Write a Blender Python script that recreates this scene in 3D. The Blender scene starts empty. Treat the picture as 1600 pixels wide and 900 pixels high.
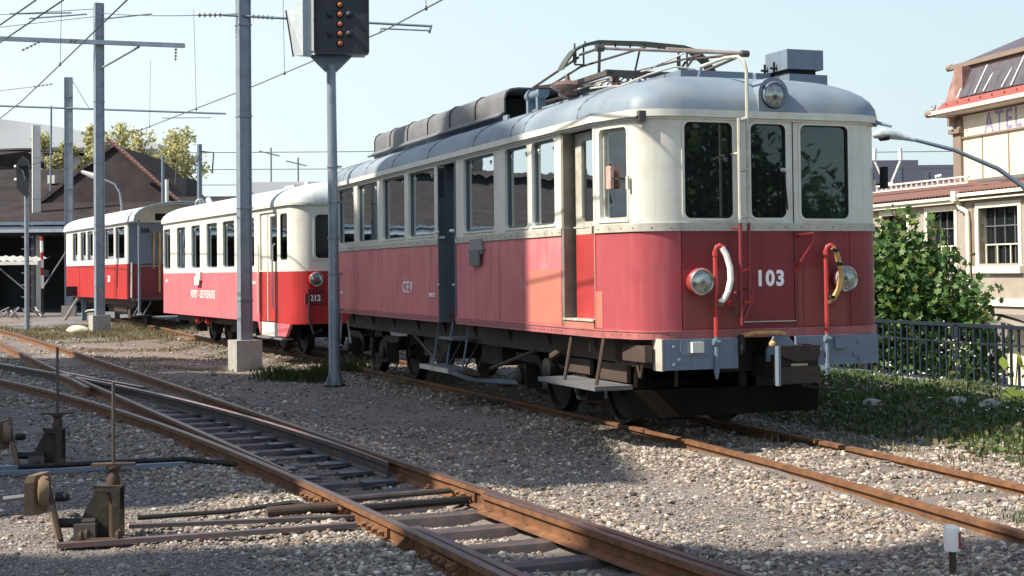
import bpy, math, random
import numpy as np
from mathutils import Vector, Matrix
R = math.radians
random.seed(7); rng = np.random.default_rng(7)
sc = bpy.context.scene
# ---------------------------------------------------------------- camera
cam_d = bpy.data.cameras.new('camera'); cam = bpy.data.objects.new('camera', cam_d)
sc.collection.objects.link(cam); sc.camera = cam
cam_d.sensor_width = 36; cam_d.lens = 50.625; cam_d.shift_y = -0.0505
cam_d.clip_start = .05; cam_d.clip_end = 2000
cam.matrix_world = Matrix.Translation((0, 0, 1.5)) @ Matrix.Rotation(R(90 + 1.42), 4, 'X') @ Matrix.Rotation(R(-.5905), 4, 'Z')
# ---------------------------------------------------------------- world, sun, exposure
w = bpy.data.worlds.new('World'); sc.world = w; w.use_nodes = True
nt = w.node_tree; bg = nt.nodes['Background']
sky = nt.nodes.new('ShaderNodeTexSky'); sky.sky_type = 'NISHITA'; sky.sun_disc = False
EL = R(46); AZ = (1, .35)      # light travels along +X, a little away from the camera
sky.sun_elevation = EL; sky.sun_rotation = R(90 - math.degrees(math.atan2(-AZ[1], -AZ[0])))
sky.altitude = 380; sky.air_density = 1.2; sky.dust_density = 2.0; sky.ozone_density = 1.2
# pale hazy air low over the horizon all round, a little brighter towards the sun
tcw = nt.nodes.new('ShaderNodeTexCoord'); sxyz = nt.nodes.new('ShaderNodeSeparateXYZ'); nt.links.new(tcw.outputs['Generated'], sxyz.inputs[0])
mrw = nt.nodes.new('ShaderNodeMapRange'); mrw.interpolation_type = 'SMOOTHSTEP'; mrw.inputs[1].default_value = -.05; mrw.inputs[2].default_value = .85; mrw.inputs[3].default_value = .97; mrw.inputs[4].default_value = 0
nt.links.new(sxyz.outputs[2], mrw.inputs[0])
dotw = nt.nodes.new('ShaderNodeVectorMath'); dotw.operation = 'DOT_PRODUCT'; dotw.inputs[1].default_value = (-.97, -.24, 0); nt.links.new(tcw.outputs['Generated'], dotw.inputs[0])
md = nt.nodes.new('ShaderNodeMapRange'); md.inputs[1].default_value = -.9; md.inputs[2].default_value = .35; nt.links.new(dotw.outputs['Value'], md.inputs[0])
hz = nt.nodes.new('ShaderNodeMix'); hz.data_type = 'RGBA'; nt.links.new(md.outputs[0], hz.inputs[0]); hz.inputs[6].default_value = (2.7, 3.45, 3.75, 1); hz.inputs[7].default_value = (4.9, 5.5, 5.6, 1)
mxw = nt.nodes.new('ShaderNodeMix'); mxw.data_type = 'RGBA'; nt.links.new(mrw.outputs[0], mxw.inputs[0]); nt.links.new(sky.outputs[0], mxw.inputs[6]); nt.links.new(hz.outputs[2], mxw.inputs[7])
nt.links.new(mxw.outputs[2], bg.inputs[0]); bg.inputs[1].default_value = .10
sun_d = bpy.data.lights.new('sun', 'SUN'); sun_d.energy = 4.4; sun_d.angle = R(.5); sun_d.color = (1, .89, .74)
sun = bpy.data.objects.new('sun', sun_d); sc.collection.objects.link(sun)
hl = math.hypot(*AZ)
sun.rotation_euler = Vector((AZ[0], AZ[1], -math.tan(EL) * hl)).to_track_quat('-Z', 'Y').to_euler()
sc.view_settings.view_transform = 'Standard'; sc.view_settings.look = 'None'
sc.view_settings.exposure = 1.08; sc.view_settings.gamma = 1
sc.cycles.max_bounces = 6; sc.cycles.transparent_max_bounces = 12

# ---------------------------------------------------------------- helpers
COL = sc.collection
def link(o, parent=None):
    COL.objects.link(o)
    if parent is not None: o.parent = parent
    return o
def tag(o, label=None, cat=None, group=None, kind=None):
    if label: o['label'] = label
    if cat: o['category'] = cat
    if group: o['group'] = group
    if kind: o['kind'] = kind
    return o
def empty(name, loc, rz=0, label=None, cat=None, group=None):
    o = bpy.data.objects.new(name, None); o.location = loc; o.rotation_euler = (0, 0, rz); o.empty_display_size = .2
    return tag(link(o), label, cat, group)
def copy_tree(o, parent=None):
    c = o.copy(); link(c); c.parent = parent
    for ch in [x for x in COL.objects if x.parent is o]: copy_tree(ch, c)
    return c
class MB:
    def __init__(s): s.v = []; s.f = []
    def add(s, vs, fs, M=None):
        b = len(s.v)
        if M is not None: vs = [tuple(M @ Vector(v)) for v in vs]
        s.v += [tuple(v) for v in vs]; s.f += [[b + i for i in f] for f in fs]; return s
    def box(s, x0, x1, y0, y1, z0, z1, M=None):
        vs = [(x, y, z) for x in (x0, x1) for y in (y0, y1) for z in (z0, z1)]
        return s.add(vs, [(0, 1, 3, 2), (4, 6, 7, 5), (0, 4, 5, 1), (2, 3, 7, 6), (0, 2, 6, 4), (1, 5, 7, 3)], M)
    def bar(s, p, q, wd, h, up=(0, 0, 1)):
        p = Vector(p); q = Vector(q); d = (q - p).normalized(); u = Vector(up)
        a = d.cross(u)
        if a.length < 1e-4: a = d.cross(Vector((1, 0, 0)))
        a.normalize(); b = a.cross(d).normalized(); a *= wd / 2; b *= h / 2
        vs = [p - a - b, p + a - b, p + a + b, p - a + b, q - a - b, q + a - b, q + a + b, q - a + b]
        return s.add(vs, [(3, 2, 1, 0), (4, 5, 6, 7), (0, 1, 5, 4), (1, 2, 6, 5), (2, 3, 7, 6), (3, 0, 4, 7)])
    def tube(s, pts, r, n=8, cap=True):
        pts = [Vector(p) for p in pts]; rs = r if isinstance(r, (list, tuple)) else [r] * len(pts)
        rings = []; pa = None
        for i, p in enumerate(pts):
            d = (pts[min(i + 1, len(pts) - 1)] - pts[max(i - 1, 0)]).normalized()
            if pa is None:
                a = d.cross(Vector((0, 0, 1)))
                if a.length < 1e-3: a = d.cross(Vector((1, 0, 0)))
            else: a = pa - d * pa.dot(d)
            a.normalize(); pa = a; b = d.cross(a)
            rings.append([p + (a * math.cos(t) + b * math.sin(t)) * rs[i] for t in [2 * math.pi * k / n for k in range(n)]])
        vs = [v for r_ in rings for v in r_]; fs = []
        for i in range(len(pts) - 1):
            for k in range(n):
                k2 = (k + 1) % n; fs.append((i * n + k, i * n + k2, (i + 1) * n + k2, (i + 1) * n + k))
        if cap: fs += [tuple(range(n))[::-1], tuple((len(pts) - 1) * n + k for k in range(n))]
        return s.add(vs, fs)
    def lathe(s, prof, c, ax=(0, 0, 1), n=20):
        c = Vector(c); ax = Vector(ax).normalized(); a = ax.orthogonal().normalized(); b = ax.cross(a)
        vs = []; fs = []
        for r, h in prof:
            vs += [c + ax * h + (a * math.cos(2 * math.pi * k / n) + b * math.sin(2 * math.pi * k / n)) * r for k in range(n)]
        for i in range(len(prof) - 1):
            for k in range(n):
                k2 = (k + 1) % n; fs.append((i * n + k, i * n + k2, (i + 1) * n + k2, (i + 1) * n + k))
        if prof[0][0] > 1e-5: fs.append(tuple(range(n))[::-1])
        if prof[-1][0] > 1e-5: fs.append(tuple((len(prof) - 1) * n + k for k in range(n)))
        return s.add(vs, fs)
    def prism(s, poly, vec):       # 3-D polygon extruded by vec
        n = len(poly); v = Vector(vec); vs = [Vector(p) for p in poly]; vs += [p + v for p in vs]
        fs = [tuple(range(n))[::-1], tuple(range(n, 2 * n))] + [(i, (i + 1) % n, n + (i + 1) % n, n + i) for i in range(n)]
        return s.add(vs, fs)
    def build(s, name, mat, parent=None, smooth=False, kind=None):
        me = bpy.data.meshes.new(name); me.from_pydata(s.v, [], s.f); me.update()
        if smooth:
            me.polygons.foreach_set('use_smooth', [True] * len(me.polygons))
            try: me.set_sharp_from_angle(angle=R(40))
            except Exception: pass
        me.materials.append(mat)
        o = bpy.data.objects.new(name, me); link(o, parent)
        if kind: o['kind'] = kind
        return o
def rot_fix(o):
    bm = None
def text_mesh(s, size, mat, parent, M, name='lettering', bold=0, sx=1, spacing=1):
    cu = bpy.data.curves.new('t', 'FONT'); cu.body = s; cu.size = size; cu.align_x = 'CENTER'; cu.align_y = 'CENTER'
    cu.offset = bold; cu.extrude = .0015; cu.space_character = spacing; cu.resolution_u = 3
    t = bpy.data.objects.new('t', cu); COL.objects.link(t)
    dg = bpy.context.evaluated_depsgraph_get(); me = bpy.data.meshes.new_from_object(t.evaluated_get(dg))
    bpy.data.objects.remove(t); me.transform(M @ Matrix.Diagonal((sx, 1, 1, 1))); me.materials.clear(); me.materials.append(mat)
    o = bpy.data.objects.new(name, me); return link(o, parent)

# ---------------------------------------------------------------- materials
def mat(name, col, rough=.6, metal=0, var=.12, scale=3, bump=0, bscale=40, dirt=None, dirt_amt=.35, dscale=2.5, streak=None, streak_amt=.5, spec=.4, emit=0, zs=1):
    m = bpy.data.materials.new(name); m.use_nodes = True; n = m.node_tree; N = n.nodes; L = n.links
    b = N['Principled BSDF']; b.inputs['Roughness'].default_value = rough; b.inputs['Metallic'].default_value = metal
    b.inputs['Specular IOR Level'].default_value = spec
    tc = N.new('ShaderNodeTexCoord'); out = None
    def noise(sc_, det=4, vec=None):
        t = N.new('ShaderNodeTexNoise'); t.inputs['Scale'].default_value = sc_; t.inputs['Detail'].default_value = det
        L.new(vec or tc.outputs['Object'], t.inputs['Vector']); return t.outputs['Fac']
    def mix(f, a, c2):
        x = N.new('ShaderNodeMix'); x.data_type = 'RGBA'
        if isinstance(f, float): x.inputs['Factor'].default_value = f
        else: L.new(f, x.inputs['Factor'])
        for k, v in ((6, a), (7, c2)):
            if isinstance(v, tuple): x.inputs[k].default_value = (*v[:3], 1)
            else: L.new(v, x.inputs[k])
        return x.outputs[2]
    def ramp(f, lo, hi, top=1.):
        r = N.new('ShaderNodeMapRange'); r.inputs[1].default_value = lo; r.inputs[2].default_value = hi; r.inputs[4].default_value = top
        L.new(f, r.inputs[0]); return r.outputs[0]
    c = mix(ramp(noise(scale, 6), .3, .7), tuple(v * (1 - var) for v in col), tuple(min(1, v * (1 + var)) for v in col))
    if streak:
        mp = N.new('ShaderNodeMapping'); mp.inputs['Scale'].default_value = (9, 9, .55); L.new(tc.outputs['Object'], mp.inputs[0])
        c = mix(ramp(noise(1.6, 7, mp.outputs[0]), .5, .72, streak_amt), c, streak)
    if dirt: c = mix(ramp(noise(dscale, 9), .5, .68, dirt_amt), c, dirt)
    L.new(c, b.inputs['Base Color'])
    rr = ramp(noise(scale * 4, 4), .2, .8); r2 = N.new('ShaderNodeMapRange'); r2.inputs[3].default_value = max(0, rough - .1); r2.inputs[4].default_value = min(1, rough + .12)
    L.new(rr, r2.inputs[0]); L.new(r2.outputs[0], b.inputs['Roughness'])
    if bump:
        bp = N.new('ShaderNodeBump'); bp.inputs['Strength'].default_value = bump; bp.inputs['Distance'].default_value = .01
        L.new(noise(bscale, 5), bp.inputs['Height']); L.new(bp.outputs[0], b.inputs['Normal'])
    if emit:
        b.inputs['Emission Color'].default_value = (*col, 1); b.inputs['Emission Strength'].default_value = emit
    return m
M = {}
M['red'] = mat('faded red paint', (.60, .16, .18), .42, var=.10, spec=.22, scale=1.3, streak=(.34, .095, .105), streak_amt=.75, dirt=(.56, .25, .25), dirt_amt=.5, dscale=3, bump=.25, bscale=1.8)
M['jamb'] = mat('worn door jamb', (.20, .185, .16), .6, var=.2, dirt=(.10, .08, .06), dirt_amt=.5, dscale=8)
M['red_corner'] = mat('weathered crimson half shade paint', (.36, .072, .088), .42, var=.12, spec=.25, scale=1.5, streak=(.44, .13, .14), streak_amt=.5, dirt=(.27, .06, .07), dirt_amt=.5, dscale=2.5, bump=.2, bscale=2)  # tone set between sunlit side and unlit front, light falloff in the colour
M['red_new'] = mat('fresh red paint', (.36, .045, .045), .4, spec=.25, var=.08, streak=(.40, .05, .045))
M['red_patch'] = mat('orange red primer patch', (.50, .17, .125), .5, var=.06, streak=(.5, .14, .1), streak_amt=.3)
M['red_front'] = mat('shade darkened red paint', (.215, .038, .045), .42, spec=.25, var=.14, scale=1.5, dirt=(.17, .05, .045), dirt_amt=.5, streak=(.13, .03, .035), streak_amt=.7, bump=.25, bscale=2)  # same red as the side, with the front's shade put into the colour
M['red_pink'] = mat('sun bleached pinkish red paint', (.58, .13, .155), .45, spec=.25, var=.08, scale=1.5, streak=(.66, .19, .21), streak_amt=.8, bump=.2, bscale=2)
M['red3'] = mat('bright red paint', (.37, .034, .034), .4, spec=.25, var=.08, streak=(.44, .04, .035))
M['cream'] = mat('cream paint', (.62, .63, .57), .4, var=.05, scale=2, streak=(.46, .44, .38), streak_amt=.45, dirt=(.45, .39, .30), dirt_amt=.3, dscale=6, bump=.1, bscale=2)
M['greycream'] = mat('weathered grey cream trim', (.42, .42, .37), .5, var=.12, dirt=(.28, .2, .15), dirt_amt=.5, dscale=9)
M['roof'] = mat('blue grey roof paint', (.17, .22, .27), .5, var=.16, scale=1.2, dirt=(.26, .29, .31), dirt_amt=.6, dscale=2, bump=.12, bscale=5)
M['roof2'] = mat('pale grey roof paint', (.46, .51, .53), .6, var=.10, dirt=(.30, .32, .33), dirt_amt=.6, dscale=2, streak=(.3, .32, .33))
M['hood'] = mat('dull grey sheet metal', (.125, .13, .14), .55, var=.12, dirt=(.2, .19, .19), dirt_amt=.5, bump=.1, bscale=6)
M['steelgrey'] = mat('blue grey steel paint', (.135, .185, .245), .45, var=.08, dirt=(.12, .11, .10), dirt_amt=.3, dscale=12, streak=(.10, .13, .17))
M['doorgrey'] = mat('dark grey door paint', (.085, .11, .13), .45, var=.1)
M['dark'] = mat('dark greasy metal', (.010, .009, .008), .65, var=.3, dirt=(.03, .022, .018), dirt_amt=.5, dscale=8)
M['black'] = mat('black void', (.008, .009, .009), .8, var=.1)
M['brownframe'] = mat('brown underframe paint', (.062, .044, .034), .7, var=.2, dirt=(.06, .045, .035), dirt_amt=.6, dscale=5)
M['rust'] = mat('rusty rail steel', (.155, .072, .032), .75, var=.35, scale=8, dirt=(.09, .05, .035), dirt_amt=.6, dscale=14, bump=.3, bscale=70)
M['railtop'] = mat('worn railhead steel', (.13, .10, .10), .42, metal=.5, var=.2, scale=10, dirt=(.16, .08, .05), dirt_amt=.5, dscale=6)
M['railshine'] = mat('polished railhead steel', (.50, .52, .56), .22, metal=.95, var=.12, scale=10, dirt=(.25, .2, .2), dirt_amt=.4, dscale=6)
M['sleeper'] = mat('steel sleeper', (.06, .05, .052), .6, var=.25, scale=6, dirt=(.14, .08, .05), dirt_amt=.4, dscale=6, bump=.2, bscale=50)
M['galv'] = mat('galvanised steel', (.21, .25, .30), .45, metal=.25, var=.12, scale=14, dirt=(.10, .12, .15), dirt_amt=.4, dscale=7)
M['whitepole'] = mat('pale concrete pole', (.55, .55, .52), .7, var=.06)
M['concrete'] = mat('grey concrete', (.30, .29, .27), .9, var=.15, scale=9, bump=.5, bscale=60, dirt=(.16, .15, .13), dirt_amt=.5)
M['chrome'] = mat('chrome ring', (.6, .6, .58), .22, metal=.9, var=.1)
M['lens'] = mat('headlamp glass', (.30, .33, .32), .08, metal=.75, var=.4, scale=25)
M['orange'] = mat('orange signal lens', (.42, .13, .035), .15, var=.35, scale=40, spec=.8)
M['white'] = mat('white paint', (.78, .77, .73), .5, var=.05)
M['letter'] = mat('white lettering', (.86, .86, .88), .5, var=.06)
M['yellow'] = mat('ochre tube', (.55, .34, .12), .55, var=.2, dirt=(.15, .08, .04), dirt_amt=.5, dscale=14)
M['wire'] = mat('dark overhead wire', (.07, .07, .075), .5, metal=.3)
M['panto'] = mat('weathered tube steel', (.085, .075, .07), .5, metal=.3, var=.3, dirt=(.10, .07, .05), dirt_amt=.6, dscale=12)
M['pantolight'] = mat('pale worn tube steel', (.34, .29, .25), .5, var=.2, dirt=(.14, .09, .07), dirt_amt=.5, dscale=12)
M['insul'] = mat('brown insulator', (.14, .09, .075), .3, var=.2)
M['curtain'] = mat('pale window curtain', (.62, .62, .56), .9, var=.1, scale=6)
M['inside'] = mat('dark interior lining', (.05, .045, .04), .8, var=.2)
M['mirrorred'] = mat('weathered pink mirror back', (.50, .30, .26), .6, var=.2, scale=20)
M['plate'] = mat('grey enamel plate', (.20, .215, .22), .5, var=.1)
def glass(name, tint=(.30, .34, .34), body=(.02, .026, .028), amount=.5):
    m = bpy.data.materials.new(name); m.use_nodes = True; n = m.node_tree; N = n.nodes; L = n.links
    for x in list(N):
        if x.type != 'OUTPUT_MATERIAL': N.remove(x)
    out = [x for x in N if x.type == 'OUTPUT_MATERIAL'][0]
    tr = N.new('ShaderNodeBsdfTransparent'); tr.inputs[0].default_value = (*tint, 1)
    df = N.new('ShaderNodeBsdfDiffuse'); df.inputs[0].default_value = (*body, 1)
    gl = N.new('ShaderNodeBsdfGlossy'); gl.inputs[0].default_value = (.62, .68, .70, 1); gl.inputs[1].default_value = .015
    fr = N.new('ShaderNodeFresnel'); fr.inputs[0].default_value = 1.52
    ml = N.new('ShaderNodeMath'); ml.operation = 'MULTIPLY_ADD'; ml.inputs[1].default_value = 1.15; ml.inputs[2].default_value = .02; ml.use_clamp = True
    geo = N.new('ShaderNodeNewGeometry'); tc = N.new('ShaderNodeTexCoord')
    no = N.new('ShaderNodeTexNoise'); no.inputs['Scale'].default_value = 1.6; bp = N.new('ShaderNodeBump'); bp.inputs['Strength'].default_value = .04; bp.inputs['Distance'].default_value = .05
    L.new(tc.outputs['Object'], no.inputs[0]); L.new(no.outputs[0], bp.inputs['Height']); L.new(bp.outputs[0], gl.inputs['Normal'])
    m1 = N.new('ShaderNodeMixShader'); m1.inputs[0].default_value = amount; L.new(tr.outputs[0], m1.inputs[1]); L.new(df.outputs[0], m1.inputs[2])
    m2 = N.new('ShaderNodeMixShader'); L.new(fr.outputs[0], ml.inputs[0]); L.new(ml.outputs[0], m2.inputs[0]); L.new(m1.outputs[0], m2.inputs[1]); L.new(gl.outputs[0], m2.inputs[2])
    L.new(m2.outputs[0], out.inputs[0]); return m
M['glass'] = glass('window glass')
M['glassclear'] = glass('clear window glass', (.6, .68, .66), (.03, .04, .04), .25)
def island_mat(name, cols, rough=.8, trans=0, spec=.3):
    m = bpy.data.materials.new(name); m.use_nodes = True; N = m.node_tree.nodes; L = m.node_tree.links
    b = N['Principled BSDF']; b.inputs['Roughness'].default_value = rough; b.inputs['Specular IOR Level'].default_value = spec
    g = N.new('ShaderNodeNewGeometry'); r = N.new('ShaderNodeValToRGB'); r.color_ramp.interpolation = 'LINEAR'
    e = r.color_ramp.elements
    while len(e) < len(cols): e.new(.5)
    for i, c in enumerate(cols): e[i].position = i / max(1, len(cols) - 1); e[i].color = (*c, 1)
    L.new(g.outputs['Random Per Island'], r.inputs[0]); L.new(r.outputs[0], b.inputs['Base Color'])
    if trans:
        t = N.new('ShaderNodeBsdfTranslucent'); L.new(r.outputs[0], t.inputs[0]); x = N.new('ShaderNodeMixShader'); x.inputs[0].default_value = trans
        L.new(b.outputs[0], x.inputs[1]); L.new(t.outputs[0], x.inputs[2]); L.new(x.outputs[0], [q for q in N if q.type == 'OUTPUT_MATERIAL'][0].inputs[0])
    return m
M['stone'] = island_mat('pale river ballast', [(.07, .06, .05), (.18, .155, .135), (.32, .28, .24), (.12, .10, .09), (.58, .54, .48), (.24, .165, .11), (.14, .14, .14), (.38, .32, .25), (.09, .07, .055), (.20, .17, .145)], .85)
M['grit'] = island_mat('small dark grit', [(.10, .09, .085), (.20, .18, .165), (.30, .27, .25), (.15, .13, .12), (.42, .39, .36)], .9)
M['leaf'] = island_mat('green leaves', [(.025, .07, .018), (.045, .11, .025), (.08, .17, .04), (.035, .085, .02), (.12, .20, .05), (.04, .10, .028), (.055, .12, .03), (.15, .15, .03)], .5, .25)
M['leafy'] = island_mat('yellowing leaves', [(.34, .33, .12), (.48, .42, .17), (.22, .27, .12), (.55, .48, .22), (.27, .30, .14), (.40, .38, .17)], .6, .35)
M['weed'] = island_mat('dry and green weeds', [(.20, .16, .09), (.12, .13, .05), (.26, .21, .13), (.10, .11, .04), (.18, .125, .09), (.28, .23, .15)], .8, .2)
M['grass'] = island_mat('green bank plants', [(.028, .062, .016), (.05, .09, .025), (.10, .145, .04), (.03, .07, .02), (.16, .17, .07), (.045, .095, .025), (.13, .11, .06)], .7, .25)
M['petal'] = island_mat('white blossoms', [(.8, .8, .75), (.7, .72, .66)], .7, .2)
M['bark'] = mat('grey brown bark', (.12, .09, .065), .9, var=.3, scale=10, bump=.6, bscale=30)
# ---------------------------------------------------------------- ground
YAW = 0.355605; CX, SY = math.cos(YAW), math.sin(YAW)
def PT(p, t): return (CX * p - SY * t, SY * p + CX * t)
def to_pt(X, Y): return X * CX + Y * SY, -X * SY + Y * CX
def sm(a, b, x):
    u = np.clip((x - a) / (b - a), 0, 1); return u * u * (3 - 2 * u)
def rise(Y): return .25 * sm(22, 48, Y)
def hn(X, Y):   # gentle unevenness
    return .018 * np.sin(X * 1.7 + .6 * np.sin(Y * 1.1)) * np.cos(Y * 1.3 + X * .4) + .010 * np.sin(X * 4.1 + Y * 3.3) + .006 * np.sin(X * 9.3 - Y * 7.7)
POLY = {'R1': ([-7.8e-05, 0.003725, -0.510899, 4.608415], 3, 36.7), 'R2': ([9e-05, -0.015758, -0.10316, 2.125724], 11.48, 24.9),
        'R3': ([2.2e-05, -0.001635, -0.424408, 3.134332], 10.95, 31.5), 'R4': ([-0.000254, 0.001489, -0.410735, 2.90401], 3, 21.2)}
def rail_x(k, Y):
    c, a, b = POLY[k]; Yc = np.clip(Y, a if a > 5 else 5, b); dv = np.polyval(np.polyder(c), Yc)
    return np.polyval(c, Yc) + dv * (Y - Yc)
SID = [(5.2, -3), (5.6, 1.5), (5.85, 4.5), (6.12, 7.2), (6.30, 8.9), (6.42, 11), (6.47, 13), (6.45, 15), (6.38, 18), (6.25, 22)]
SIDW = [PT(*q) for q in SID] + [(-2.9, 26), (-6.96, 33.73), (-9.09, 38.7), (-11.2, 43.0), (-12.7, 46.0)]
_sw = np.array(SIDW)
def resample(pts, step):
    pts = np.array(pts, float); d = np.r_[0, np.cumsum(np.hypot(*np.diff(pts, axis=0).T))]
    n = max(2, int(d[-1] / step)); q = np.linspace(0, d[-1], n + 1)
    # smooth by cubic through local averaging
    P = np.c_[np.interp(q, d, pts[:, 0]), np.interp(q, d, pts[:, 1])]
    for _ in range(25): P[1:-1] = .25 * P[:-2] + .5 * P[1:-1] + .25 * P[2:]
    return P
SIDC = resample(SIDW, .4)
def offset(P, o):
    d = np.gradient(P, axis=0); d /= np.hypot(*d.T)[:, None]
    return P + np.c_[d[:, 1], -d[:, 0]] * o        # +o = right of travel
def sid_dist(X, Y):
    P = SIDC; X = np.asarray(X, float); Y = np.asarray(Y, float)
    xs = np.interp(Y, P[:, 1], P[:, 0]); return (X - xs) * .93
def gz(X, Y):
    X = np.asarray(X, float); Y = np.asarray(Y, float)
    p = X * CX + Y * SY
    z = -.130 + rise(Y) + hn(X, Y)
    z = z + .062 * sm(1.5, .9, np.abs(sid_dist(X, Y))) + .035 * (sm(.5, .15, np.abs(X - rail_x('R1', Y) - .3)) + sm(.5, .15, np.abs(X - rail_x('R4', Y) + .3)))
    z = z - .03 * sm(3.0, 3.8, p) * sm(5.5, 4.9, p)
    in1 = sm(.75, .2, np.abs(X - .5 * (rail_x('R1', Y) + rail_x('R4', Y)))) * sm(20, 16, Y)
    z = z - .045 * in1
    bank = sm(7.5, 10.2, p) * .14 - sm(11.0, 12.6, p) * .22
    bank += .06 * np.sin(X * 2.3 + 1.2) * np.sin(Y * 1.9) * sm(8, 10, p) * sm(13, 12, p)
    z = z + bank
    z = z - 1.75 * sm(13.15, 13.5, p) - .5 * sm(13.5, 18, p)
    return z
def grid_mesh(name, xs, ys, zf, m, kind=None):
    Xg, Yg = np.meshgrid(xs, ys); Z = zf(Xg, Yg); v = np.c_[Xg.ravel(), Yg.ravel(), Z.ravel()]
    nx, ny = len(xs), len(ys); i = np.arange(nx * ny).reshape(ny, nx)
    f = np.stack([i[:-1, :-1], i[:-1, 1:], i[1:, 1:], i[1:, :-1]], -1).reshape(-1, 4)
    me = bpy.data.meshes.new(name); me.from_pydata(v.tolist(), [], f.tolist()); me.polygons.foreach_set('use_smooth', [True] * len(f))
    me.materials.append(m); o = bpy.data.objects.new(name, me); link(o)
    if kind: o['kind'] = kind
    return o
def ground_mat():
    m = bpy.data.materials.new('gritty ballast ground'); m.use_nodes = True; N = m.node_tree.nodes; L = m.node_tree.links; b = N['Principled BSDF']
    b.inputs['Roughness'].default_value = .95; b.inputs['Specular IOR Level'].default_value = .15
    tc = N.new('ShaderNodeTexCoord')
    v = N.new('ShaderNodeTexVoronoi'); v.inputs['Scale'].default_value = 38; L.new(tc.outputs['Object'], v.inputs[0])
    v2 = N.new('ShaderNodeTexVoronoi'); v2.inputs['Scale'].default_value = 90; L.new(tc.outputs['Object'], v2.inputs[0])
    r = N.new('ShaderNodeValToRGB'); e = r.color_ramp.elements; e[0].color = (.10, .09, .082, 1); e[1].color = (.36, .325, .29, 1)
    e.new(.75).color = (.20, .18, .165, 1); L.new(v.outputs['Color'], r.inputs[0])
    r2 = N.new('ShaderNodeValToRGB'); r2.color_ramp.elements[0].color = (.14, .125, .115, 1); r2.color_ramp.elements[1].color = (.27, .24, .22, 1); L.new(v2.outputs['Color'], r2.inputs[0])
    n = N.new('ShaderNodeTexNoise'); n.inputs['Scale'].default_value = .8; n.inputs['Detail'].default_value = 6; L.new(tc.outputs['Object'], n.inputs[0])
    mr = N.new('ShaderNodeMapRange'); mr.inputs[1].default_value = .4; mr.inputs[2].default_value = .6; L.new(n.outputs[0], mr.inputs[0])
    x = N.new('ShaderNodeMix'); x.data_type = 'RGBA'; L.new(mr.outputs[0], x.inputs[0]); L.new(r.outputs[0], x.inputs[6]); L.new(r2.outputs[0], x.inputs[7])
    n2 = N.new('ShaderNodeTexNoise'); n2.inputs['Scale'].default_value = .35; n2.inputs['Detail'].default_value = 5; L.new(tc.outputs['Object'], n2.inputs[0])
    mr2 = N.new('ShaderNodeMapRange'); mr2.inputs[1].default_value = .45; mr2.inputs[2].default_value = .7; mr2.inputs[4].default_value = .55; L.new(n2.outputs[0], mr2.inputs[0])
    y = N.new('ShaderNodeMix'); y.data_type = 'RGBA'; L.new(mr2.outputs[0], y.inputs[0]); L.new(x.outputs[2], y.inputs[6]); y.inputs[7].default_value = (.145, .115, .09, 1)
    L.new(y.outputs[2], b.inputs['Base Color'])
    bp = N.new('ShaderNodeBump'); bp.inputs['Strength'].default_value = .8; bp.inputs['Distance'].default_value = .012
    L.new(v2.outputs['Distance'], bp.inputs['Height']); L.new(bp.outputs[0], b.inputs['Normal']); return m
M['ground'] = ground_mat()
xs = np.r_[[-600, -300, -150, -80, -50], np.arange(-34, -8, 1.), np.arange(-8, 9, .16), np.arange(9, 26, 1.), [40, 80, 150, 300, 600]]
ys = np.r_[[-300, -100, -40, -15], np.arange(-5, 5, 1.), np.arange(5, 26, .16), np.arange(26, 60, 1.), [70, 90, 130, 200, 400, 900]]
grid_mesh('ground', xs, ys, gz, M['ground'], 'structure')
M['asphalt'] = mat('worn asphalt', (.13, .135, .15), .85, var=.12, scale=1.2, bump=.2, bscale=120, dirt=(.19, .18, .17), dirt_amt=.4)
mb = MB(); N_ = 30
edge = []
for i in range(N_):
    X = -45 + i * (45 - 10.5) / (N_ - 1); Y0 = 38.6 + .12 * math.sin(X * 2.2) + max(0, (X + 13.5)) * 1.4
    edge.append((X, min(Y0, 43.5), float(gz(X, Y0)) + .02)); 
for i in range(N_): edge.append((edge[i][0], 62., float(gz(edge[i][0], 58.)) + .05))
mb.add(edge, [(i, i + 1, N_ + i + 1, N_ + i) for i in range(N_ - 1)])
mb.build('service_road', M['asphalt'], kind='structure')

# ---------------------------------------------------------------- rails and sleepers
PROF = [(-.033, 0), (.033, 0), (.034, -.03), (.011, -.045), (.009, -.105), (.058, -.118), (.06, -.13), (-.06, -.13), (-.058, -.118), (-.009, -.105), (-.011, -.045), (-.034, -.03)]
def rail(name, P, parent, ztop=0, m=None, topm=None, head=True, taper=None):
    P = np.array(P); d = np.gradient(P, axis=0); d /= np.hypot(*d.T)[:, None]; nrm = np.c_[d[:, 1], -d[:, 0]]
    z = rise(P[:, 1]) + ztop; n = len(PROF); vs = []; fs = []
    for i in range(len(P)):
        k = 1 if taper is None else taper[i]
        for a, h in PROF: vs.append((P[i, 0] + nrm[i, 0] * a * k, P[i, 1] + nrm[i, 1] * a * k, z[i] + h))
    for i in range(len(P) - 1):
        for j in range(n): fs.append((i * n + j, i * n + (j + 1) % n, (i + 1) * n + (j + 1) % n, (i + 1) * n + j))
    fs += [tuple(range(n)), tuple((len(P) - 1) * n + j for j in range(n))[::-1]]
    mb = MB(); mb.add(vs, fs); o = mb.build(name, m or M['rust'], parent)
    if topm:
        t = MB(); q = []
        for i in range(len(P)):
            k = 1 if taper is None else taper[i]
            for a in (-.027, .027): q.append((P[i, 0] + nrm[i, 0] * a * k, P[i, 1] + nrm[i, 1] * a * k, z[i] + .0035))
        t.add(q, [(2 * i, 2 * i + 1, 2 * i + 3, 2 * i + 2) for i in range(len(P) - 1)]); t.build('running_surface', topm, o)
    return o
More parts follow.
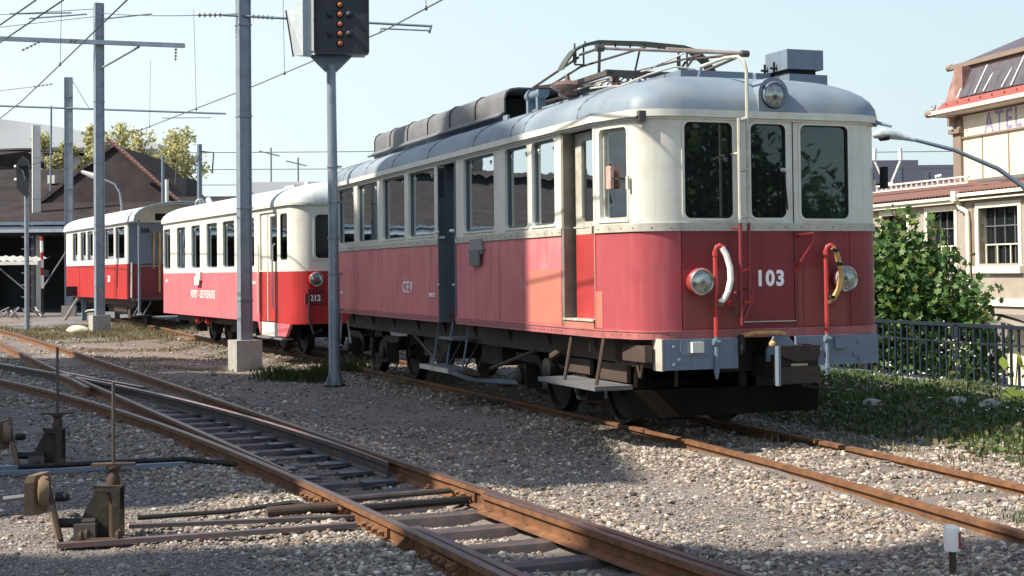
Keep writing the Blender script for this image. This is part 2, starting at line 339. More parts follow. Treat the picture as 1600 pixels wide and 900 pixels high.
def curve_pts(k, y0, y1, step=.35):
    Y = np.arange(y0, y1 + step, step); return np.c_[rail_x(k, Y), Y]
turn = empty('railway_turnout', (0, 0, 0), 0, 'rusty turnout track in the foreground with crossing rails and dark steel sleepers', 'railway track')
C1 = curve_pts('R1', 2, 70); C4 = curve_pts('R4', 2, 60); C2 = curve_pts('R2', 11.5, 60); C3 = curve_pts('R3', 10.95, 70)
rail('outer_rail', C1, turn, topm=M['railtop']); rail('outer_rail', C4, turn, topm=M['railtop'])
def tp(P, L=2.2): 
    d = np.r_[0, np.cumsum(np.hypot(*np.diff(P, axis=0).T))]; return np.clip(.35 + .65 * d / L, 0, 1)
rail('switch_blade', C2, turn, ztop=-.004, m=M['sleeper'], topm=M['railshine'], taper=tp(C2))
rail('switch_blade', C3, turn, ztop=-.004, topm=M['railtop'], taper=tp(C3))
Yb = np.arange(2, 9.9, .3); B1 = np.c_[rail_x('R1', Yb) - (.085 + .012 * (9.9 - Yb) * .6) * 1.0, Yb]
o = rail('check_rail', B1, turn, ztop=.004, topm=M['railtop'])
Yb = np.arange(2, 8.8, .3); B4 = np.c_[rail_x('R4', Yb) + .082 + .010 * (8.8 - Yb), Yb]
rail('check_rail', B4, turn, ztop=-.006, topm=M['railtop'])
# frog wing rails near the crossing
Yf = np.arange(19.5, 23.0, .3)
rail('wing_rail', np.c_[rail_x('R2', Yf) + .16 + .03 * np.abs(Yf - 21.2), Yf], turn, ztop=-.002, topm=M['railshine'])
rail('wing_rail', np.c_[rail_x('R3', Yf) - .10 - .03 * np.abs(Yf - 21.2), Yf], turn, ztop=-.002, topm=M['railtop'])
SL = []
def sleeper_mesh(L, wd=.20, h=.10):
    mb = MB(); poly = [(-L / 2, -wd / 2 - .03, -h), (-L / 2, wd / 2 + .03, -h), (-L / 2, wd / 2 - .02, 0), (-L / 2, -wd / 2 + .02, 0)]
    mb.prism(poly, (L, 0, 0)); me = bpy.data.meshes.new('sleeper'); me.from_pydata(mb.v, [], mb.f); me.materials.append(M['sleeper']); return me
_sm = {}
def put_sleeper(X, Y, ang, L, parent, z=None):
    k = round(L, 1)
    if k not in _sm: _sm[k] = sleeper_mesh(k)
    o = bpy.data.objects.new('sleeper', _sm[k]); o.location = (X, Y, (rise(Y) - .131) if z is None else z); o.rotation_euler = (0, 0, ang + random.uniform(-.012, .012)); link(o, parent)
    SL.append((X, Y, ang, k)); return o
Y = 3.2
while Y < 34:
    xa, xb = float(rail_x('R4', Y)), float(rail_x('R1', Y)); 
    dx = float(rail_x('R1', Y + .1) - rail_x('R1', Y)) / .1; ang = math.atan2(-dx, 1)
    wdt = xb - xa; 
    if Y < 21.5: put_sleeper((xa + xb) / 2 , Y + .18, ang, wdt * math.cos(ang) + .75, turn)
    else: put_sleeper(float(rail_x('R1', Y) + rail_x('R3', Y)) / 2, Y + .18, ang, 1.8, turn)
    Y += .50 + (.03 if Y < 12 else 0)
# chairs, fish plates and bolts on the rails
def at_rail(k, Y, off=0, z=0):
    x = float(rail_x(k, Y)); dx = float(rail_x(k, Y + .05) - rail_x(k, Y - .05)) / .1; a = math.atan2(-dx, 1)
    return Matrix.Translation((x + off * math.cos(a), Y + off * math.sin(a), rise(Y) + z)) @ Matrix.Rotation(a, 4, 'Z')
def clip_mesh():
    mb = MB(); mb.box(-.05, .05, -.045, .045, 0, .018); mb.box(-.02, .045, -.02, .02, .018, .032); mb.lathe([(.017, .02), (.017, .05), (.008, .055)], (.01, 0, 0), n=6)
    me = bpy.data.meshes.new('rail_clip'); me.from_pydata(mb.v, [], mb.f); me.materials.append(M['rust']); return me
cm = clip_mesh()
for (X, Y, a, L) in SL:
    if Y > 17: continue
    for k, s in (('R4', -1), ('R1', 1), ('R4', 1), ('R1', -1)):
        o = bpy.data.objects.new('rail_clip', cm); o.matrix_world = at_rail(k, Y, s * .085, -.129) @ Matrix.Rotation(0 if s < 0 else math.pi, 4, 'Z'); link(o, turn)
cp = MB(); cp.box(-.13, .13, -.07, .07, 0, .022); me = bpy.data.meshes.new('slide_chair'); me.from_pydata(cp.v, [], cp.f); M['chair'] = mat('greased chair plate', (.06, .07, .085), .4, metal=.3, var=.2, dirt=(.05, .04, .035)); me.materials.append(M['chair'])
for (X, Y, a, L) in SL:
    if 11.2 < Y < 17:
        for k, s in (('R1', -1), ('R4', 1)):
            o = bpy.data.objects.new('slide_chair', me); o.matrix_world = at_rail(k, Y, s * .27, -.128); link(o, turn)
for k, Y, s in (('R4', 8.95, -1), ('R1', 10.3, -1), ('R4', 10.2, -1), ('R4', 7.9, -1)):
    mb = MB(); Mx = at_rail(k, Y, s * .02, 0); mb.box(-.012, .012, -.22, .22, -.10, -.045, Mx)
    for j in (-.16, -.05, .05, .16): mb.lathe([(.02, 0), (.02, .03), (.01, .04)], tuple(Mx @ Vector((s * .01, j, -.072))), (s, 0, 0), 6)
    mb.build('fish_plate', M['rust'], turn)
for k, Y, s in (('R4', 9.45, -1), ('R4', 8.35, -1), ('R4', 7.6, -1)):
    for j in (0, .09):
        mb = MB(); Mx = at_rail(k, Y + j, s * .01, -.13); mb.prism([tuple(Mx @ Vector(v)) for v in ((0, 0, 0), (-.13, 0, 0), (-.02, 0, .095), (0, 0, .1))], (.0, .012, 0)); mb.build('rail_brace', M['rust'], turn)
mb = MB(); 
a0 = at_rail('R4', 10.0, .05, -.07); a1 = at_rail('R1', 10.45, -.06, -.07); mb.tube([a0.translation, a1.translation], .022); mb.build('stretcher_bar', M['sleeper'], turn)
mb = MB(); a0 = at_rail('R4', 9.72, .05, -.09); a1 = at_rail('R1', 10.15, -.06, -.09); mb.tube([a0.translation, a1.translation], .03); mb.build('stretcher_bar', M['dark'], turn)
# siding under the train
sid = empty('railway_siding', (0, 0, 0), 0, 'rusty siding track under the parked red and cream train', 'railway track')
rail('rail', offset(SIDC, -.52), sid); rail('rail', offset(SIDC, .52), sid)
d = np.r_[0, np.cumsum(np.hypot(*np.diff(SIDC, axis=0).T))]
for q in np.arange(1, d[-1] - 1, .68):
    x = np.interp(q, d, SIDC[:, 0]); y = np.interp(q, d, SIDC[:, 1]); x2 = np.interp(q + .2, d, SIDC[:, 0]); y2 = np.interp(q + .2, d, SIDC[:, 1])
    put_sleeper(float(x), float(y), math.atan2(y2 - y, x2 - x) - math.pi / 2, 1.9, sid, z=float(rise(y)) - .145)

# ---------------------------------------------------------------- ballast stones
def ico(sub):
    import bmesh
    if sub == 0:
        return np.array([(1, 0, 0), (-1, 0, 0), (0, 1, 0), (0, -1, 0), (0, 0, 1), (0, 0, -1)], float), np.array([(0, 2, 4), (2, 1, 4), (1, 3, 4), (3, 0, 4), (2, 0, 5), (1, 2, 5), (3, 1, 5), (0, 3, 5)])
    bm = bmesh.new(); bmesh.ops.create_icosphere(bm, subdivisions=sub, radius=1); bm.verts.ensure_lookup_table()
    v = np.array([x.co[:] for x in bm.verts]); f = np.array([[q.index for q in p.verts] for p in bm.faces]); bm.free(); return v, f
def scatter(name, X, Y, size, m, sub=1, kind='stuff', smooth=False, zoff=0, flat=.62):
    v0, f0 = ico(sub); n = len(X); nv = len(v0)
    sc3 = size[:, None] * np.c_[rng.uniform(.75, 1.35, n), rng.uniform(.7, 1.1, n), rng.uniform(.45, .8, n) * flat / .62]
    V = np.repeat(v0[None], n, 0) * (1 + rng.uniform(-.20, .20, (n, nv, 1))) * sc3[:, None, :]
    th = rng.uniform(0, 2 * math.pi, n); ti = rng.normal(0, .35, n)
    c, s = np.cos(ti)[:, None], np.sin(ti)[:, None]; y = V[:, :, 1] * c - V[:, :, 2] * s; z = V[:, :, 1] * s + V[:, :, 2] * c; V[:, :, 1], V[:, :, 2] = y, z
    c, s = np.cos(th)[:, None], np.sin(th)[:, None]; x = V[:, :, 0] * c - V[:, :, 1] * s; y = V[:, :, 0] * s + V[:, :, 1] * c
    V[:, :, 0] = x + X[:, None]; V[:, :, 1] = y + Y[:, None]; V[:, :, 2] += (gz(X, Y) + zoff + size * rng.uniform(-.1, .55, n))[:, None]
    F = (f0[None] + (np.arange(n) * nv)[:, None, None]).reshape(-1, 3)
    me = bpy.data.meshes.new(name); V = V.reshape(-1, 3)
    me.vertices.add(len(V)); me.vertices.foreach_set('co', V.ravel().astype(np.float32))
    me.loops.add(len(F) * 3); me.loops.foreach_set('vertex_index', F.ravel().astype(np.int32))
    me.polygons.add(len(F)); me.polygons.foreach_set('loop_start', np.arange(0, len(F) * 3, 3, dtype=np.int32)); me.polygons.foreach_set('loop_total', np.full(len(F), 3, dtype=np.int32))
    me.polygons.foreach_set('use_smooth', np.full(len(F), smooth)); me.update(calc_edges=True); me.validate()
    me.materials.append(m); o = bpy.data.objects.new(name, me); link(o); o['kind'] = kind; return o
SLA = np.array(SL)
def pts(n, y0, y1, pad=.9, coarse=True):
    Y = np.sqrt(rng.uniform(y0 ** 2, y1 ** 2, n)); X = rng.uniform(-1, 1, n) * (.372 * Y + pad)
    p = X * CX + Y * SY; keep = p < 8.6
    for k in ('R1', 'R4', 'R3', 'R2'):
        lo = 2 if k in ('R1', 'R4') else POLY[k][1]
        keep &= ~((np.abs(X - rail_x(k, Y)) < .10) & (Y > lo))
    keep &= ~((Y < 9.9) & (X < rail_x('R1', Y)) & (X > rail_x('R1', Y) - .25)) & ~((Y < 8.8) & (X > rail_x('R4', Y)) & (X < rail_x('R4', Y) + .22))
    sd = np.abs(np.abs(sid_dist(X, Y)) - .52); keep &= sd > .075
    inn = (X > rail_x('R4', Y)) & (X < rail_x('R1', Y)) & (Y < 20)
    # keep sleepers between the rails clear, and the blade section dark and open
    for (sx, sy, a, L) in SLA[(SLA[:, 1] > y0 - 1) & (SLA[:, 1] < y1 + 1)]:
        dx, dy = X - sx, Y - sy; u = dx * math.cos(a) + dy * math.sin(a); v = -dx * math.sin(a) + dy * math.cos(a)
        hit = (np.abs(v) < .13) & (np.abs(u) < L / 2 - .25); keep &= ~(hit & (rng.uniform(0, 1, n) < .93))
    keep &= ~(inn & (Y > 10.9) & (Y < 17.5) & (rng.uniform(0, 1, n) < .82))
    # fine trodden ground between the two tracks and at the left: fewer coarse stones
    r1 = rail_x('R1', Y); r4 = rail_x('R4', Y)
    fine = sm(.35, 1.1, X - r1) * sm(-.9, -1.5, sid_dist(X, Y)) + sm(-.5, -1.3, X - r4) * sm(30, 20, Y) * .9
    fine = np.clip(fine * (1.35 + .7 * np.sin(X * 2.1 + Y * 1.3) * np.sin(Y * 1.7 - X)), 0, 1)
    if coarse: keep &= rng.uniform(0, 1, n) > fine * np.where(X < r4, .95, .88)
    return X[keep], Y[keep]
X, Y = pts(46000, 6.6, 9.6); scatter('ballast_stones', X, Y, rng.uniform(.008, .019, len(X)) * rng.choice([1, 1, 1.45, .8], len(X)), M['stone'], 1)
X, Y = pts(88000, 9.6, 15.5); scatter('ballast_stones', X, Y, rng.uniform(.009, .021, len(X)) * rng.choice([1, 1, 1, 1.4], len(X)), M['stone'], 1)
X, Y = pts(42000, 15.5, 30); scatter('ballast_stones', X, Y, rng.uniform(.015, .028, len(X)), M['stone'], 1)
X, Y = pts(7000, 30, 44); scatter('ballast_stones', X, Y, rng.uniform(.025, .04, len(X)), M['stone'], 1)
X, Y = pts(70000, 6.6, 13, coarse=False); scatter('grit', X, Y, rng.uniform(.006, .013, len(X)), M['grit'], 0)
X, Y = pts(30000, 13, 22, coarse=False); scatter('grit', X, Y, rng.uniform(.009, .016, len(X)), M['grit'], 0)
X = rng.uniform(-5, 5, 40); Y = rng.uniform(8, 24, 40); k = (np.abs(X - rail_x('R1', Y)) > .3) & (np.abs(X - rail_x('R4', Y)) > .3); scatter('ballast_stones', X[k], Y[k], rng.uniform(.03, .05, k.sum()), M['stone'], 2, smooth=True)
# ---------------------------------------------------------------- wall builder along a plan outline
class Plan:
    def __init__(s, pts):            # closed outline, list of (x, y), starting at front centre and running along the left side first
        s.p = [Vector((a, b)) for a, b in pts]; n = len(s.p); s.c = [0]
        for i in range(n): s.c.append(s.c[-1] + (s.p[(i + 1) % n] - s.p[i]).length)
        s.T = s.c[-1]; s.nr = []
        for i in range(n):
            def nn(a, b):
                d = (b - a).normalized(); return Vector((-d.y, d.x)) * -1
            n1 = nn(s.p[i - 1], s.p[i]); n2 = nn(s.p[i], s.p[(i + 1) % n]); m = n1 + n2; s.nr.append(m / (m.length_squared / 2))
        # outline runs clockwise seen from above: outward normal check
        if s.nr[0].y > 0: s.nr = [-v for v in s.nr]
    def at(s, q):
        q = q % s.T; n = len(s.p)
        for i in range(n):
            if s.c[i] <= q <= s.c[i + 1] + 1e-9:
                t = (q - s.c[i]) / max(1e-9, s.c[i + 1] - s.c[i]); j = (i + 1) % n
                a = s.p[i].lerp(s.p[j], t); return a, s.nr[i].lerp(s.nr[j], t)
    def P(s, q, z, o):
        a, n = s.at(q); return (a.x + n.x * o, a.y + n.y * o, z)
    def mids(s, a, b):
        out = [a]
        for k in (-1, 0, 1):
            for c in s.c[:-1]:
                v = c + k * s.T
                if a + 1e-4 < v < b - 1e-4: out.append(v)
        return sorted(out) + [b]
    def slab(s, mb, a, b, z0, z1, o0, o1):
        q = s.mids(a, b); n = len(q); vs = []
        for t in q: vs += [s.P(t, z0, o1), s.P(t, z1, o1), s.P(t, z1, o0), s.P(t, z0, o0)]
        fs = [(4 * i + k, 4 * i + (k + 1) % 4, 4 * i + 4 + (k + 1) % 4, 4 * i + 4 + k) for i in range(n - 1) for k in range(4)]
        fs += [(0, 1, 2, 3), (4 * n - 1, 4 * n - 2, 4 * n - 3, 4 * n - 4)]; mb.add(vs, fs)
    def poly(s, mb, pl, o0, o1):
        n = len(pl); vs = [s.P(a, z, o1) for a, z in pl] + [s.P(a, z, o0) for a, z in pl]
        mb.add(vs, [tuple(range(n)), tuple(range(2 * n - 1, n - 1, -1))] + [(i, i + n, (i + 1) % n + n, (i + 1) % n) for i in range(n)])
    def ring(s, mb, a, b, z0, z1, r, wd, o0, o1):
        O = rrect(a - wd, b + wd, z0 - wd, z1 + wd, r + wd); I = rrect(a, b, z0, z1, r); n = len(O)
        vs = [s.P(*q, o1) for q in O] + [s.P(*q, o1) for q in I] + [s.P(*q, o0) for q in O] + [s.P(*q, o0) for q in I]; fs = []
        for i in range(n):
            j = (i + 1) % n; fs += [(i, j, n + j, n + i), (2 * n + i, 3 * n + i, 3 * n + j, 2 * n + j), (i, 2 * n + i, 2 * n + j, j), (n + i, n + j, 3 * n + j, 3 * n + i)]
        mb.add(vs, fs)
    def wall(s, mb, a, b, z0, z1, holes, o0, o1):
        holes = sorted(holes); c = a
        for h in holes:
            h0, h1, b0, b1, r = h
            if h0 - c > 1e-3: s.slab(mb, c, h0, z0, z1, o0, o1)
            if b0 - z0 > 1e-3: s.slab(mb, h0, h1, z0, b0, o0, o1)
            if z1 - b1 > 1e-3: s.slab(mb, h0, h1, b1, z1, o0, o1)
            if r > 0:
                for sx, cx in ((1, h0), (-1, h1)):
                    for sz, cz in ((1, b0), (-1, b1)):
                        arc = [(cx + sx * r * (1 - math.sin(t)), cz + sz * r * (1 - math.cos(t))) for t in [k * math.pi / 10 for k in range(6)]]
                        pl = [(cx, cz)] + arc
                        s.poly(mb, pl, o0, o1)
            c = h1
        if b - c > 1e-3: s.slab(mb, c, b, z0, z1, o0, o1)
def rrect(a, b, z0, z1, r, n=5):
    r = max(r, .001); out = []
    for cx, cz, t0 in ((b - r, z1 - r, 0), (a + r, z1 - r, 90), (a + r, z0 + r, 180), (b - r, z0 + r, 270)):
        for k in range(n + 1):
            t = R(t0 + 90 * k / n); out.append((cx + r * math.cos(t), cz + r * math.sin(t)))
    return out
def inv_s(plan, L, half, y):          # arc position on the left side at length coordinate y
    best = None
    for i in range(len(plan.p)):
        a, b = plan.p[i], plan.p[(i + 1) % len(plan.p)]
        if a.x < -half * .5 and b.x < -half * .5 and min(a.y, b.y) <= y <= max(a.y, b.y) and abs(a.y - b.y) > 1e-6:
            return plan.c[i] + (plan.c[i + 1] - plan.c[i]) * (y - a.y) / (b.y - a.y)
    return 0
def outline(half, L, fx, arc, taper=None, n=9):
    """front flat to +-fx, elliptical corner, optional tapered cab side, same at the rear"""
    q = [(-fx, 0)]
    cx, cy = (taper[0], taper[1]) if taper else (half, arc)
    rx, ry = cx - fx, cy
    for k in range(1, n + 1):
        t = math.pi / 2 * k / n; q.append((-(fx + rx * math.sin(t)), ry * (1 - math.cos(t))))
    if taper: q.append((-half, taper[2]))
    left = q + [(x, L - y) for x, y in q[::-1]]
    return [(0, 0)] + left + [(0, L)] + [(-x, y) for x, y in left[::-1]]
def dome_roof(plan, L, z0, hgt, inset, nose, mat_, parent, px=2.6, name='roof', endk=1.0):
    mb = MB(); q = [i * plan.T / 160 for i in range(160)]; q = sorted(set([round(v, 4) for v in q] + [round(c, 4) for c in plan.c[:-1]])); n = len(q)
    rings = 11; vs = []
    for k in range(rings + 1):
        r = math.cos(math.pi / 2 * k / rings); r = max(r, 0)
        z = z0 + hgt * (1 - r ** px) ** (1 / 2.1)
        for t in q:
            x, y, _ = plan.P(t, 0, inset); sy = min(max(y, nose), L - nose)
            vs.append((x * r, sy + (y - sy) * (r ** endk), z))
    fs = [(k * n + i, k * n + (i + 1) % n, (k + 1) * n + (i + 1) % n, (k + 1) * n + i) for k in range(rings) for i in range(n)]
    mb.add(vs, fs); b = len(mb.v)
    # underside
    mb.f.append(list(range(n))[::-1])
    return mb.build(name, mat_, parent, smooth=True)
def headlamp(parent, c, r, ax, body, depth=.09, name='headlight', rim='chrome'):
    mb = MB(); mb.lathe([(r * .8, -depth), (r * 1.05, -.03), (r * 1.08, 0), (r, .012)], c, ax, 24); o = mb.build(name, body, parent, True)
    mb = MB(); mb.lathe([(r, .006), (r * 1.02, .02), (r * .93, .03), (r * .86, .018)], c, ax, 24); mb.build('rim', M[rim], o, True)
    mb = MB(); mb.lathe([(r * .90, .012), (r * .6, .030), (r * .3, .038), (0, .041)], c, ax, 24); mb.build('lens', M['lens'], o, True); return o
def wheelset(parent, y, r=.40, gauge=.53, name='wheel'):
    for s in (-1, 1):
        mb = MB(); mb.lathe([(.05, -.06), (r * .55, -.045), (r * .88, -.045), (r + .03, -.06), (r + .03, -.035), (r, -.03), (r - .012, .055), (r * .88, .055), (r * .82, .02), (r * .3, .03), (.09, .07), (.09, .11), (0, .11)], (s * gauge, y, r), (s, 0, 0), 28)
        mb.build(name, M['dark'], parent, True)
    mb = MB(); mb.tube([(-gauge, y, r), (gauge, y, r)], .06); mb.build('axle', M['dark'], parent)

# ================================================================ railcar 103
TL = 11.48; HW = 1.33
car = empty('electric_railcar', (*PT(6.47, 11.017), 0), YAW, 'red and cream electric railcar numbered 103 with a pantograph and a front ladder', 'railcar')
PL = Plan(outline(HW, TL, .84, .22, (1.215, .22, .68)))
S = lambda y: inv_s(PL, TL, HW, y)
F = lambda x: -x                        # front face: arc position of local x
ZB, ZT = 1.905, 2.83
# ---- openings (left side, by y)
win = [(.25, .62, 1.945, 2.745, .045), (1.65, 2.25, 1.95, 2.77, .05), (2.37, 3.02, 1.95, 2.77, .05), (3.36, 4.38, 1.955, 2.77, .05),
       (5.49, 6.60, 1.955, 2.765, .04), (6.78, 7.84, 1.955, 2.765, .04), (8.11, 9.22, 1.955, 2.765, .04), (9.43, 10.42, 1.955, 2.765, .04), (10.86, 11.22, 1.955, 2.745, .04)]
doors = [(.74, 1.46), (4.69, 5.31)]
holes = [(S(a), S(b), c, d, r) for a, b, c, d, r in win] + [(S(.74), S(1.46), ZB, 2.79, .05), (S(4.69), S(5.31), ZB, 2.775, .03)]
fwin = [(-.80, -.335, 1.945, 2.772, .055), (-.155, .195, 1.95, 2.772, .055), (.345, .835, 1.945, 2.772, .055)]
fholes = [(F(b), F(a), c, d, r) for a, b, c, d, r in fwin]
mb = MB(); SR = S(10.62)
PL.wall(mb, F(.84), S(11.26), ZB, ZT, holes + fholes, -.07, 0)
PL.slab(mb, S(11.26), PL.T - .84, ZB, ZT, -.07, 0)
mb.build('upper_wall', M['cream'], car, True)
# front door seam grooves, belt rail, cornice, rain strip
for x in (-.276, .267):
    mb = MB(); PL.slab(mb, F(x) - .004, F(x) + .004, 1.03, ZT - .02, .0, .0045); mb.build('door_seam', M['black'], car)
mb = MB()
for a, b in ((F(.84) , S(.70)), (S(.75), S(.80)), (S(1.47), S(4.66)), (S(5.34), PL.T - .84)): PL.slab(mb, a, b, 1.835, 1.905, -.05, .014)
mb.build('belt_rail', M['greycream'], car, True)
mb = MB(); PL.slab(mb, -.001, PL.T - .002, ZT - .015, ZT + .045, -.06, .05); PL.slab(mb, 0, PL.T - .002, ZT - .035, ZT - .0155, 0, .02); mb.build('cornice', M['cream'], car, True)
mb = MB()
for t in list(np.arange(F(.82), S(.68), .16)) + list(np.arange(S(1.5), S(4.6), .19)) + list(np.arange(S(5.4), S(11.2), .19)):
    p = Vector(PL.P(t, 1.868, .014)); _, nn = PL.at(t); mb.lathe([(.008, 0), (.006, .006), (0, .008)], p, (nn.x, nn.y, 0), 6)
mb.build('belt_rivets', M['plate'], car, kind='stuff')
# ---- windows of the left side
def window(parent, plan, a, b, z0, z1, r, frame=M['steelgrey'], gl=M['glass'], depth=.045, wd=.02, latch=True, proud=.0):
    mb = MB(); plan.ring(mb, a + wd, b - wd, z0 + wd, z1 - wd, max(.012, r - wd), wd + .002, -depth - .012, -depth + .018); o = mb.build('window', frame, parent)
    mb = MB(); plan.poly(mb, rrect(a + wd * .6, b - wd * .6, z0 + wd * .6, z1 - wd * .6, max(.01, r - wd * .5)), -depth - .004, -depth); mb.build('pane', gl, o)
    if latch:
        mb = MB()
        for t in (a + (b - a) * .22, b - (b - a) * .16):
            p = Vector(plan.P(t, z1 - .075, -depth + .004)); mb.lathe([(.013, 0), (.013, .008), (0, .012)], p, (plan.at(t)[1].x, plan.at(t)[1].y, 0), 8); mb.tube([p, p - Vector((0, 0, .035))], .004, 5)
        mb.build('latch', M['white'], o)
    return o
for i, (a, b, c, d, r) in enumerate(win):
    window(car, PL, S(a), S(b), c, d, r, depth=.05, latch=i not in (0,), frame=M['doorgrey'] if i else M['greycream'])
# outer sill and thin raised frame lines
for i, (a, b, c, d, r) in enumerate(win):
    mb = MB(); PL.slab(mb, S(a) - .02, S(b) + .02, c - .022, c - .003, 0, .012); mb.build('window_sill', M['cream'], car)
mb = MB(); PL.ring(mb, S(.25), S(.62), 1.945, 2.745, .045, .018, 0, .006); mb.build('window_trim', M['cream'], car)
# ---- front windows
for i, (a, b, c, d, r) in enumerate(fwin):
    mb = MB(); PL.ring(mb, F(b), F(a), c, d, r, .024, -.03, .008); o = mb.build('front_window', M['cream'], car)
    mb = MB(); PL.ring(mb, F(b) + .008, F(a) - .008, c + .008, d - .008, r - .006, .010, -.03, .0); mb.build('rubber_seal', M['black'], o)
    mb = MB(); PL.poly(mb, rrect(F(b) + .005, F(a) - .005, c + .005, d - .005, r - .005), -.027, -.023); mb.build('pane', M['glassclear'] if i == 2 else M['glass'], o)
# ---- lower body
SK = .975
def panel(a, b, z0, z1, m, name='side_panel', o=0.0): 
    mb = MB(); PL.slab(mb, a + .003, b - .003, z0, z1, -.05, o); return mb.build(name, M[m], car, True)
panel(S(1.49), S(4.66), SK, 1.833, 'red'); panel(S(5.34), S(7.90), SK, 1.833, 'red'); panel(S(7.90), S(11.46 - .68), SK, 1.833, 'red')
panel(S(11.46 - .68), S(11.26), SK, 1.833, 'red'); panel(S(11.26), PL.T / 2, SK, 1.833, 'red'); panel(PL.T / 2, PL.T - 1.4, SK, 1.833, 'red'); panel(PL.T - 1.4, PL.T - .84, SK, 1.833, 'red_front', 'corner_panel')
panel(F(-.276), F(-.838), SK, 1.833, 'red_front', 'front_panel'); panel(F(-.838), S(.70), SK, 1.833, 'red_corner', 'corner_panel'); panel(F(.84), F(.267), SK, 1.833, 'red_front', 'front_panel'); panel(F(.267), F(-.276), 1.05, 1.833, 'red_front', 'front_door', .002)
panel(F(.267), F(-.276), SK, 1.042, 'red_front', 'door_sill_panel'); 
mb = MB(); PL.slab(mb, F(.267), F(-.276), 1.042, 1.052, -.02, .022); mb.build('door_sill', M['greycream'], car)
# repair patches: plates of fresher primer riveted on
for a, b, z0, z1, m in ((S(1.50), S(2.36), 1.0, 1.52, 'red_patch'), (F(-.30), F(-.82), 1.0, 1.5, 'red_patch2'), (F(.80), F(.36), 1.0, 1.5, 'red_patch2'), (F(.345), F(.30), 1.0, 1.52, 'red_patch2'), (S(.60), S(.69), 1.0, 1.32, 'red_patch')):
    if m == 'red_patch2' and m not in M: M[m] = mat('brownish red patch', (.22, .055, .048), .5, var=.08)
    mb = MB(); PL.slab(mb, a, b, z0, z1, -.01, .0035); mb.build('repair_patch', M[m], car)
# skirt ledge with rivets
M['skirt'] = mat('grimy red skirt', (.36, .12, .12), .5, var=.15, dirt=(.2, .09, .08), dirt_amt=.6, dscale=7)
mb = MB()
for a, b in ((F(.84), S(.72)), (S(.72), S(4.66)), (S(5.34), PL.T / 2), (PL.T / 2, PL.T - .84)): PL.slab(mb, a, b, .912, SK, -.045, .006); PL.slab(mb, a, b, SK - .001, SK + .012, -.02, .012)
mb.build('skirt', M['skirt'], car, True)
mb = MB()
for t in np.arange(S(1.5), S(11), .085):
    if S(4.66) < t < S(5.34): continue
    mb.add([PL.P(t - .012, .935, .0065), PL.P(t + .012, .935, .0065), PL.P(t + .012, .955, .012), PL.P(t - .012, .955, .012), PL.P(t, .945, .016)], [(0, 1, 4), (1, 2, 4), (2, 3, 4), (3, 0, 4)])
for t in np.arange(F(.83), S(.7), .12):
    mb.add([PL.P(t - .007, .938, .0065), PL.P(t + .007, .938, .0065), PL.P(t + .007, .952, .012), PL.P(t - .007, .952, .012)], [(0, 1, 2, 3)])
mb.build('skirt_rivets', M['skirt'], car, kind='stuff')
# vertical seam strips between panels
for y in (7.90, 10.78, 3.2):
    mb = MB(); PL.slab(mb, S(y) - .004, S(y) + .004, SK + .012, 1.83, 0, .003); mb.build('panel_seam', M['skirt'], car)
mb = MB(); PL.slab(mb, S(.70) - .010, S(.70) + .004, .93, 1.833, -.02, .008); mb.build('corner_strip', M['red_patch'], car)
mb = MB(); PL.slab(mb, S(.70) - .010, S(.70) + .004, 1.905, 2.8, -.02, .006); mb.build('corner_strip', M['cream'], car)
# ---- cab side door (recessed) and mid door (open, inner leaf)
mb = MB(); PL.slab(mb, S(.74), S(1.36), 1.07, 1.84, -.13, -.10); cd = mb.build('cab_door', M['red_new'], car)
mb = MB(); PL.wall(mb, S(.74), S(1.36), 1.84, 2.78, [(S(.80), S(1.22), 1.955, 2.70, .05)], -.13, -.10); mb.build('door_upper', M['greycream'], cd)
mb = MB(); PL.poly(mb, rrect(S(.80), S(1.22), 1.955, 2.70, .05), -.118, -.114); mb.build('pane', M['glass'], cd)
mb = MB(); PL.slab(mb, S(.74), S(1.46), 1.90, 1.915, -.11, -.095); mb.build('door_rail', M['greycream'], cd)
mb = MB(); PL.slab(mb, S(.74), S(1.46), 1.05, 1.068, -.14, .012); mb.build('door_threshold', M['greycream'], cd)
mb = MB(); PL.slab(mb, S(1.42), S(1.475), 1.0, 2.80, -.13, .004); mb.build('door_jamb', M['jamb'], car)
mb = MB(); PL.slab(mb, S(.705), S(.745), 1.07, 2.79, -.13, -.005); mb.build('door_jamb', M['jamb'], car)
mb = MB(); PL.slab(mb, S(1.30), S(1.42), 1.07, 2.78, -.20, -.15); mb.build('door_pocket', M['black'], car)
panel(S(.75), S(1.47), SK, 1.048, 'red_patch', 'door_sill_panel')
mb = MB(); PL.slab(mb, S(4.69), S(5.31), .93, 2.77, -.20, -.16); md = mb.build('sliding_door', M['doorgrey'], car)
mb = MB(); PL.slab(mb, S(4.69), S(5.31), .93, 1.06, -.16, -.14); mb.build('kick_plate', M['red_front'], md)
for a, b in ((4.66, 4.69), (5.31, 5.34)): mb = MB(); PL.slab(mb, S(a), S(b), .912, 2.78, -.2, .008); mb.build('door_jamb', M['doorgrey'], car)
mb = MB(); PL.slab(mb, S(4.92), S(4.955), 1.0, 2.75, -.16, -.13); mb.build('door_post', M['steelgrey'], md)
for y in (4.72, 5.30):
    mb = MB(); mb.lathe([(.02, 0), (.02, .03), (.012, .05), (0, .055)], PL.P(S(y), 1.98, .008), (-1, 0, 0), 10); mb.build('door_knob', M['white'], car)
    mb = MB(); mb.lathe([(.012, 0), (.012, .02), (0, .03)], PL.P(S(y), 1.36, .008), (-1, 0, 0), 8); mb.build('door_knob', M['white'], car)
